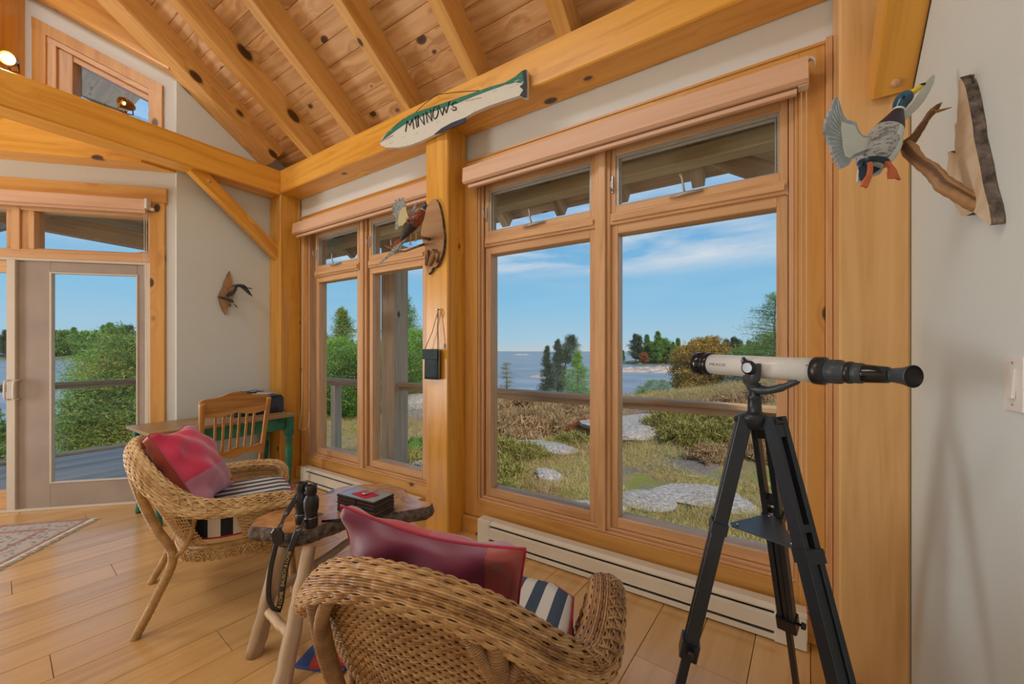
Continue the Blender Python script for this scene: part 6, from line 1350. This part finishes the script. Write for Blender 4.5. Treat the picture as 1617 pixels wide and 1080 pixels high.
for u in range(1004, 1270, 8):
    q = (u-1004)/266; big = 1.15 if u < 1050 else .85; f = rr.choice((f1, f2, f3)) if u > 1012 else f1
    far(f, u+rr.uniform(-3, 3), 146-.15*(u-1000)+rr.uniform(-4, 4), SEA+.9, big*(.85+.35*rr.random()), LR, 'trees on the wooded shore right of the open lake')
far(f4, 1017, 132, SEA+.7, .8, 'rust coloured bush at the left end of the shore right of the open lake', 'rust bushes on the far shores'); dup(f2, Vector((*gp(984, 160), SEA+.5)), 0, 'lone little pine on the point beside the mullion', .55, 'lone pines')
for u in list(range(-60, 340, 11)):
    far(rr.choice((f1, f1, f2, f3)), u+rr.uniform(-4, 4), 222+rr.uniform(-6, 6)-.03*u, SEA+1.6, 1.8*(.8+.5*rr.random()), LL, 'trees on the wooded shore outside the glass door')
dup(f4, Vector((*gp(138, 221), SEA+1.5)), 1, 'rust coloured tree on the far shore outside the glass door', 1.8, 'rust bushes on the far shores')
for u in range(500, 700, 14): far(rr.choice((f1, f2, f3)), u, 178+rr.uniform(-5, 5), SEA+1.6, 1.1*(.8+.5*rr.random()), LM, 'trees on the shore outside the narrower windows')
# outside the narrower windows
tree('conifer_tree', 'tall pointed conifer in the left pane of the narrower windows', 'tree', gr(541, 25), ht(541, 25, 490), 4.6, 'conifer', 'lmix', seed=31, dens=1.1, lsz=.12)
tree('pine_tree', 'bushy green pine filling the left pane of the narrower windows', 'tree', gr(516, 20), ht(516, 20, 538), 4.2, 'round', 'lbright', seed=32, dens=1.4, lsz=.09, crown=.05)
tree('pine_tree', 'low spreading pine in front of the pointed conifer', 'tree', gr(560, 19), ht(560, 19, 552), 3.8, 'round', 'lpine', seed=33, dens=1.4, lsz=.09, crown=.05)
tree('pine_tree', 'tall narrow pine right of the thick roof post', 'tree', gr(635, 26), ht(635, 26, 468), 3.0, 'pine', 'lpine', seed=34, dens=1.2, lsz=.13, crown=.35)
tree('pine_tree', 'bushy green pine beside the hanging pouch', 'tree', gr(664, 22), ht(664, 22, 524), 4.4, 'round', 'lbright', seed=35, dens=1.3, lsz=.10, crown=.2)
tree('pine_tree', 'green pine behind the thick roof post', 'tree', gr(636, 20), ht(636, 20, 556), 3.4, 'round', 'lpine', seed=36, dens=1.3, lsz=.09, crown=.05)
tree('pine_tree', 'green pine hidden behind the middle post', 'tree', gr(705, 22), 3.4, 3.6, 'round', 'lpine', seed=37, dens=1.0, lsz=.1, crown=.05)
# outside the glass door
tree('pine_tree', 'large bushy pine at the right of the glass door', 'tree', gr(218, 13, -.3), ht(218, 13, 537, -.3), 3.4, 'round', 'lmix', seed=41, dens=1.7, lsz=.085, crown=.04)
tree('pine_tree', 'spreading pine reaching over the water outside the glass door', 'tree', gr(178, 13.5, -.3), ht(178, 13.5, 556, -.3), 2.9, 'round', 'lbright', seed=42, dens=1.6, lsz=.085, crown=.04)
tree('pine_tree', 'flat-topped pine rising behind the bushy pines outside the glass door', 'tree', gr(182, 16, -.3), ht(182, 16, 520, -.3), 2.8, 'pine', 'lpine', seed=43, dens=1.2, lsz=.10, crown=.5)
tree('pine_tree', 'low pine bough nearest the water outside the glass door', 'tree', gr(138, 12.5, -.3), ht(138, 12.5, 618, -.3), 1.9, 'round', 'lpine', seed=44, dens=1.4, lsz=.08, crown=.05)
tree('pine_tree', 'small pine in the far left door pane', 'tree', gr(-10, 14, -.5), 3.4, 2.4, 'conifer', 'lpine', seed=45, dens=1.0, lsz=.1)
# shrubs, one kind built and copied
sh = {}
for k, (lf, s_) in dict(juniper=('lolive', 51), heath=('lheath', 52), rust=('lred', 53), green=('lpine', 54)).items():
    r = np.random.default_rng(s_); n = 70; a = r.random(n)*6.28; rad = np.sqrt(r.random(n))*.5; C = np.stack([rad*np.cos(a), rad*np.sin(a), .30*(1-(rad/.55)**2)*(.5+.5*r.random(n))], -1)
    V, F, rn = leaves(C, np.full(n, .085), 60, np.full(n, .055), asp=.10, up=.8, seed=s_); sh[k] = (V, F, rn, lf); sh[k+'m'] = None
def shrub(k, u, dep, sc, label, group):
    loc = gr(u, dep, -.03); t = thing('low_shrub', label, 'shrub', tuple(loc), rr.random()*6, group)
    if sh[k+'m'] is None:
        V, F, rn, lf = sh[k]; o = npmesh('foliage', V, F, M[lf], t, rn); sh[k+'m'] = o.data
    else: o = bpy.data.objects.new('foliage', sh[k+'m']); COL.objects.link(o); o.parent = t
    t.scale = (sc, sc, sc*rr.uniform(.8, 1.15)); return t

LB = {'juniper': 'olive juniper mat', 'heath': 'brown heath shrub', 'rust': 'rust red bush', 'green': 'dark green bush'}
def many(k, spots, where):
    for u, dep, sc in spots: shrub(k, u, dep, sc, LB[k]+' '+where, LB[k]+'s '+where)
many('juniper', [(1060, 11.5, 1.5), (1110, 12.2, 1.6), (1160, 11.5, 1.6), (1090, 10.2, 1.4), (1130, 10.2, 1.3), (1200, 12.5, 1.5)], 'outside the right pane of the large window')
many('heath', [(1100, 14.5, 1.6), (1150, 15, 1.6), (1200, 15.5, 1.6), (1050, 16, 1.4), (1180, 9.3, 1.1), (1120, 8.9, 1.0), (1215, 9, 1.1)], 'outside the right pane of the large window')
many('heath', [(795, 14.5, 2.6), (840, 15.5, 2.7), (880, 15, 2.4), (820, 12.5, 1.8), (860, 18, 2.4), (910, 19, 2.0), (790, 18, 2.4), (900, 21, 2.2), (830, 22, 2.6), (925, 16.5, 1.6)], 'outside the left pane of the large window')
many('juniper', [(800, 10, 1.6), (785, 8.2, 1.3), (835, 9.8, 1.2), (905, 11.5, 1.2), (870, 10.8, 1.1), (790, 6.8, 1.0)], 'outside the left pane of the large window')
many('rust', [(932, 13.2, 1.5)], 'against the mullion of the large window')
many('green', [(870, 27, 2.0), (1020, 29, 1.5), (925, 30, 2.2)], 'along the bank below the shore trees')
many('juniper', [(640, 9.2, 1.7), (665, 9.6, 1.8), (612, 9.8, 1.6), (545, 9.5, 1.6), (520, 10, 1.6), (660, 7.2, 1.5), (640, 6.8, 1.3), (625, 7.4, 1.2), (590, 9, 1.5)], 'outside the narrower windows')
many('green', [(535, 10.8, 2.0), (560, 10.6, 1.6), (655, 11, 2.0), (625, 11.4, 1.7)], 'outside the narrower windows')
many('rust', [(552, 9.2, 1.1), (518, 9.6, .9)], 'outside the narrower windows')
many('heath', [(95, 10, 2.2), (120, 10.3, 2.0), (150, 9.9, 2.0), (85, 11, 2.2)], 'beyond the deck outside the glass door')
many('green', [(185, 10.2, 2.2), (215, 10, 2.0), (160, 10.8, 2)], 'beyond the deck outside the glass door')
many('juniper', [(105, 9.3, 1.5), (135, 9.2, 1.4), (90, 8.9, 1.2)], 'beyond the deck outside the glass door')
ORD = 'leftmost,second,third,fourth,fifth,sixth,seventh,eighth,ninth,tenth,eleventh,twelfth,thirteenth,fourteenth,fifteenth,sixteenth,seventeenth,eighteenth,nineteenth,twentieth'.split(',')
def ordinal(i):
    if i < 20: return ORD[i]
    t_ = {2: 'twenty', 3: 'thirty', 4: 'forty'}[(i+1)//10]; k = (i+1) % 10
    return t_+'-'+['', 'first', 'second', 'third', 'fourth', 'fifth', 'sixth', 'seventh', 'eighth', 'ninth'][k] if k else {20: 'twentieth', 30: 'thirtieth', 40: 'fortieth'}[i+1]
def number_left_to_right():
    gs = {}
    for o in COL.objects:
        if o.parent is None and o.get('group') and o.get('category') in ('shrub', 'tree', 'rafter'): gs.setdefault((o['group'], o['label'] if o['category'] != 'rafter' else o['label']), []).append(o)
    for (g, lb), L_ in gs.items():
        if len(L_) < 2: continue
        L_.sort(key=lambda o: (C_*o.location.x+S_*o.location.y)/max(.1, -S_*o.location.x+C_*o.location.y))
        for i, o in enumerate(L_): o['label'] = ordinal(i)+(' ' if i == 0 else ' from left, ')+lb
number_left_to_right()
# grass: nobody could count it
def grass(name, u0, u1, d0, d1, n, m, sz, seed, sel):
    r = np.random.default_rng(seed); u = r.uniform(u0, u1, n*3); dep = d0*(d1/d0)**r.random(n*3); a = (u-808.5)/620*dep; X = -S_*dep+C_*a; Y = C_*dep+S_*a
    k = sel(X, Y); X, Y, dep = X[k][:n], Y[k][:n], dep[k][:n]; ok = (Y > 3.6) | (X < -8.2); X, Y, dep = X[ok], Y[ok], dep[ok]; C = np.stack([X, Y, height(X, Y)], -1)
    V, F, rn = leaves(C, sz*(.6+.05*dep), 7, .02+.006*dep, asp=.035, up=1.2, seed=seed); tag(npmesh(name, V, F, M[m], None, rn), {'lgrass': 'tufts of dry yellow grass growing over the rocky ground', 'lsedge': 'tufts of short green grass growing over the rocky ground', 'lheath': 'brown heath twigs spreading over the rocky ground', 'lolive': 'olive juniper sprigs spreading over the rocky ground'}[m], 'grass' if m in ('lgrass', 'lsedge') else 'ground cover', kind='stuff')
grass('dry_grass', 470, 1260, 4.6, 26, 42000, 'lgrass', .085, 61, lambda X, Y: fbm(X, Y, 71, 3, .5) > -.15)
grass('green_grass', 470, 1260, 4.6, 20, 16000, 'lsedge', .04, 62, lambda X, Y: fbm(X, Y, 72, 3, .7) > .15)
grass('brown_heath', 470, 1260, 5.5, 30, 16000, 'lheath', .10, 63, lambda X, Y: fbm(X, Y, 73, 3, .45) > .05)
grass('juniper_mat', 470, 1260, 5.5, 24, 6000, 'lolive', .09, 64, lambda X, Y: fbm(X, Y, 74, 3, .4) > .45)
# rocks
M['stone'] = plain('grey_granite_stone', (.30, .26, .235), .9, var=.48, scale=16, bump=1.0, bscale=30)
def rock(label, u, dep, s_, seed, rz=0):
    r = np.random.default_rng(seed); b = MB(); n, k = 18, 12; ph = r.random(6)*6
    def f(u_, v_):
        th = math.pi*(.002+.996*v_); a = 2*math.pi*u_; d = Vector((math.sin(th)*math.cos(a), math.sin(th)*math.sin(a), math.cos(th)))
        q = 1+.16*math.sin(3*d.x+ph[0])+.14*math.sin(4*d.y+ph[1])+.10*math.sin(5*d.z+ph[2]+2*d.x); d = Vector([math.copysign(abs(c)**.75, c) for c in d]); return Vector((d.x*s_[0], d.y*s_[1], d.z*s_[2]))*q
    b.grid(f, n, k, wrap_u=True, sm=False); o = b.build('boulder', M['stone']); o.location = gr(u, dep, s_[2]*.45); o.rotation_euler = (0, 0, rz); tag(o, label, 'rock')
rock('grey angular boulder in the grass outside the left pane of the large window', 868, 8.0, (.27, .20, .15), 1, .5)
rock('flat pale rock ledge behind the angular boulder', 852, 10.6, (1.0, .7, .16), 2, .3)
rock('flat rock slab low in the right pane of the large window', 1010, 6.6, (.55, .5, .08), 3, .8)
rock('broad grey slab behind the left tripod leg', 1095, 6.9, (.75, .6, .10), 4, .2)
rock('whale-back granite slab in the middle of the right pane', 1015, 12.2, (1.5, 1.3, .22), 5, .9)
rock('small pale stone in the dry grass beside the tripod', 1125, 9.0, (.14, .12, .08), 6)
rock('pale rock below the conifers outside the narrower windows', 545, 8.4, (.8, .5, .22), 7, .4)
rock('sloping pale slab beyond the thick roof post', 655, 8.8, (1.3, .8, .20), 8, .5)
rock('grey slab nearest the mullion of the large window', 925, 6.3, (.5, .4, .08), 9, .5)
rock('pale rock among the pines beside the hanging pouch', 645, 19.5, (1.0, .8, .8), 10, .5)
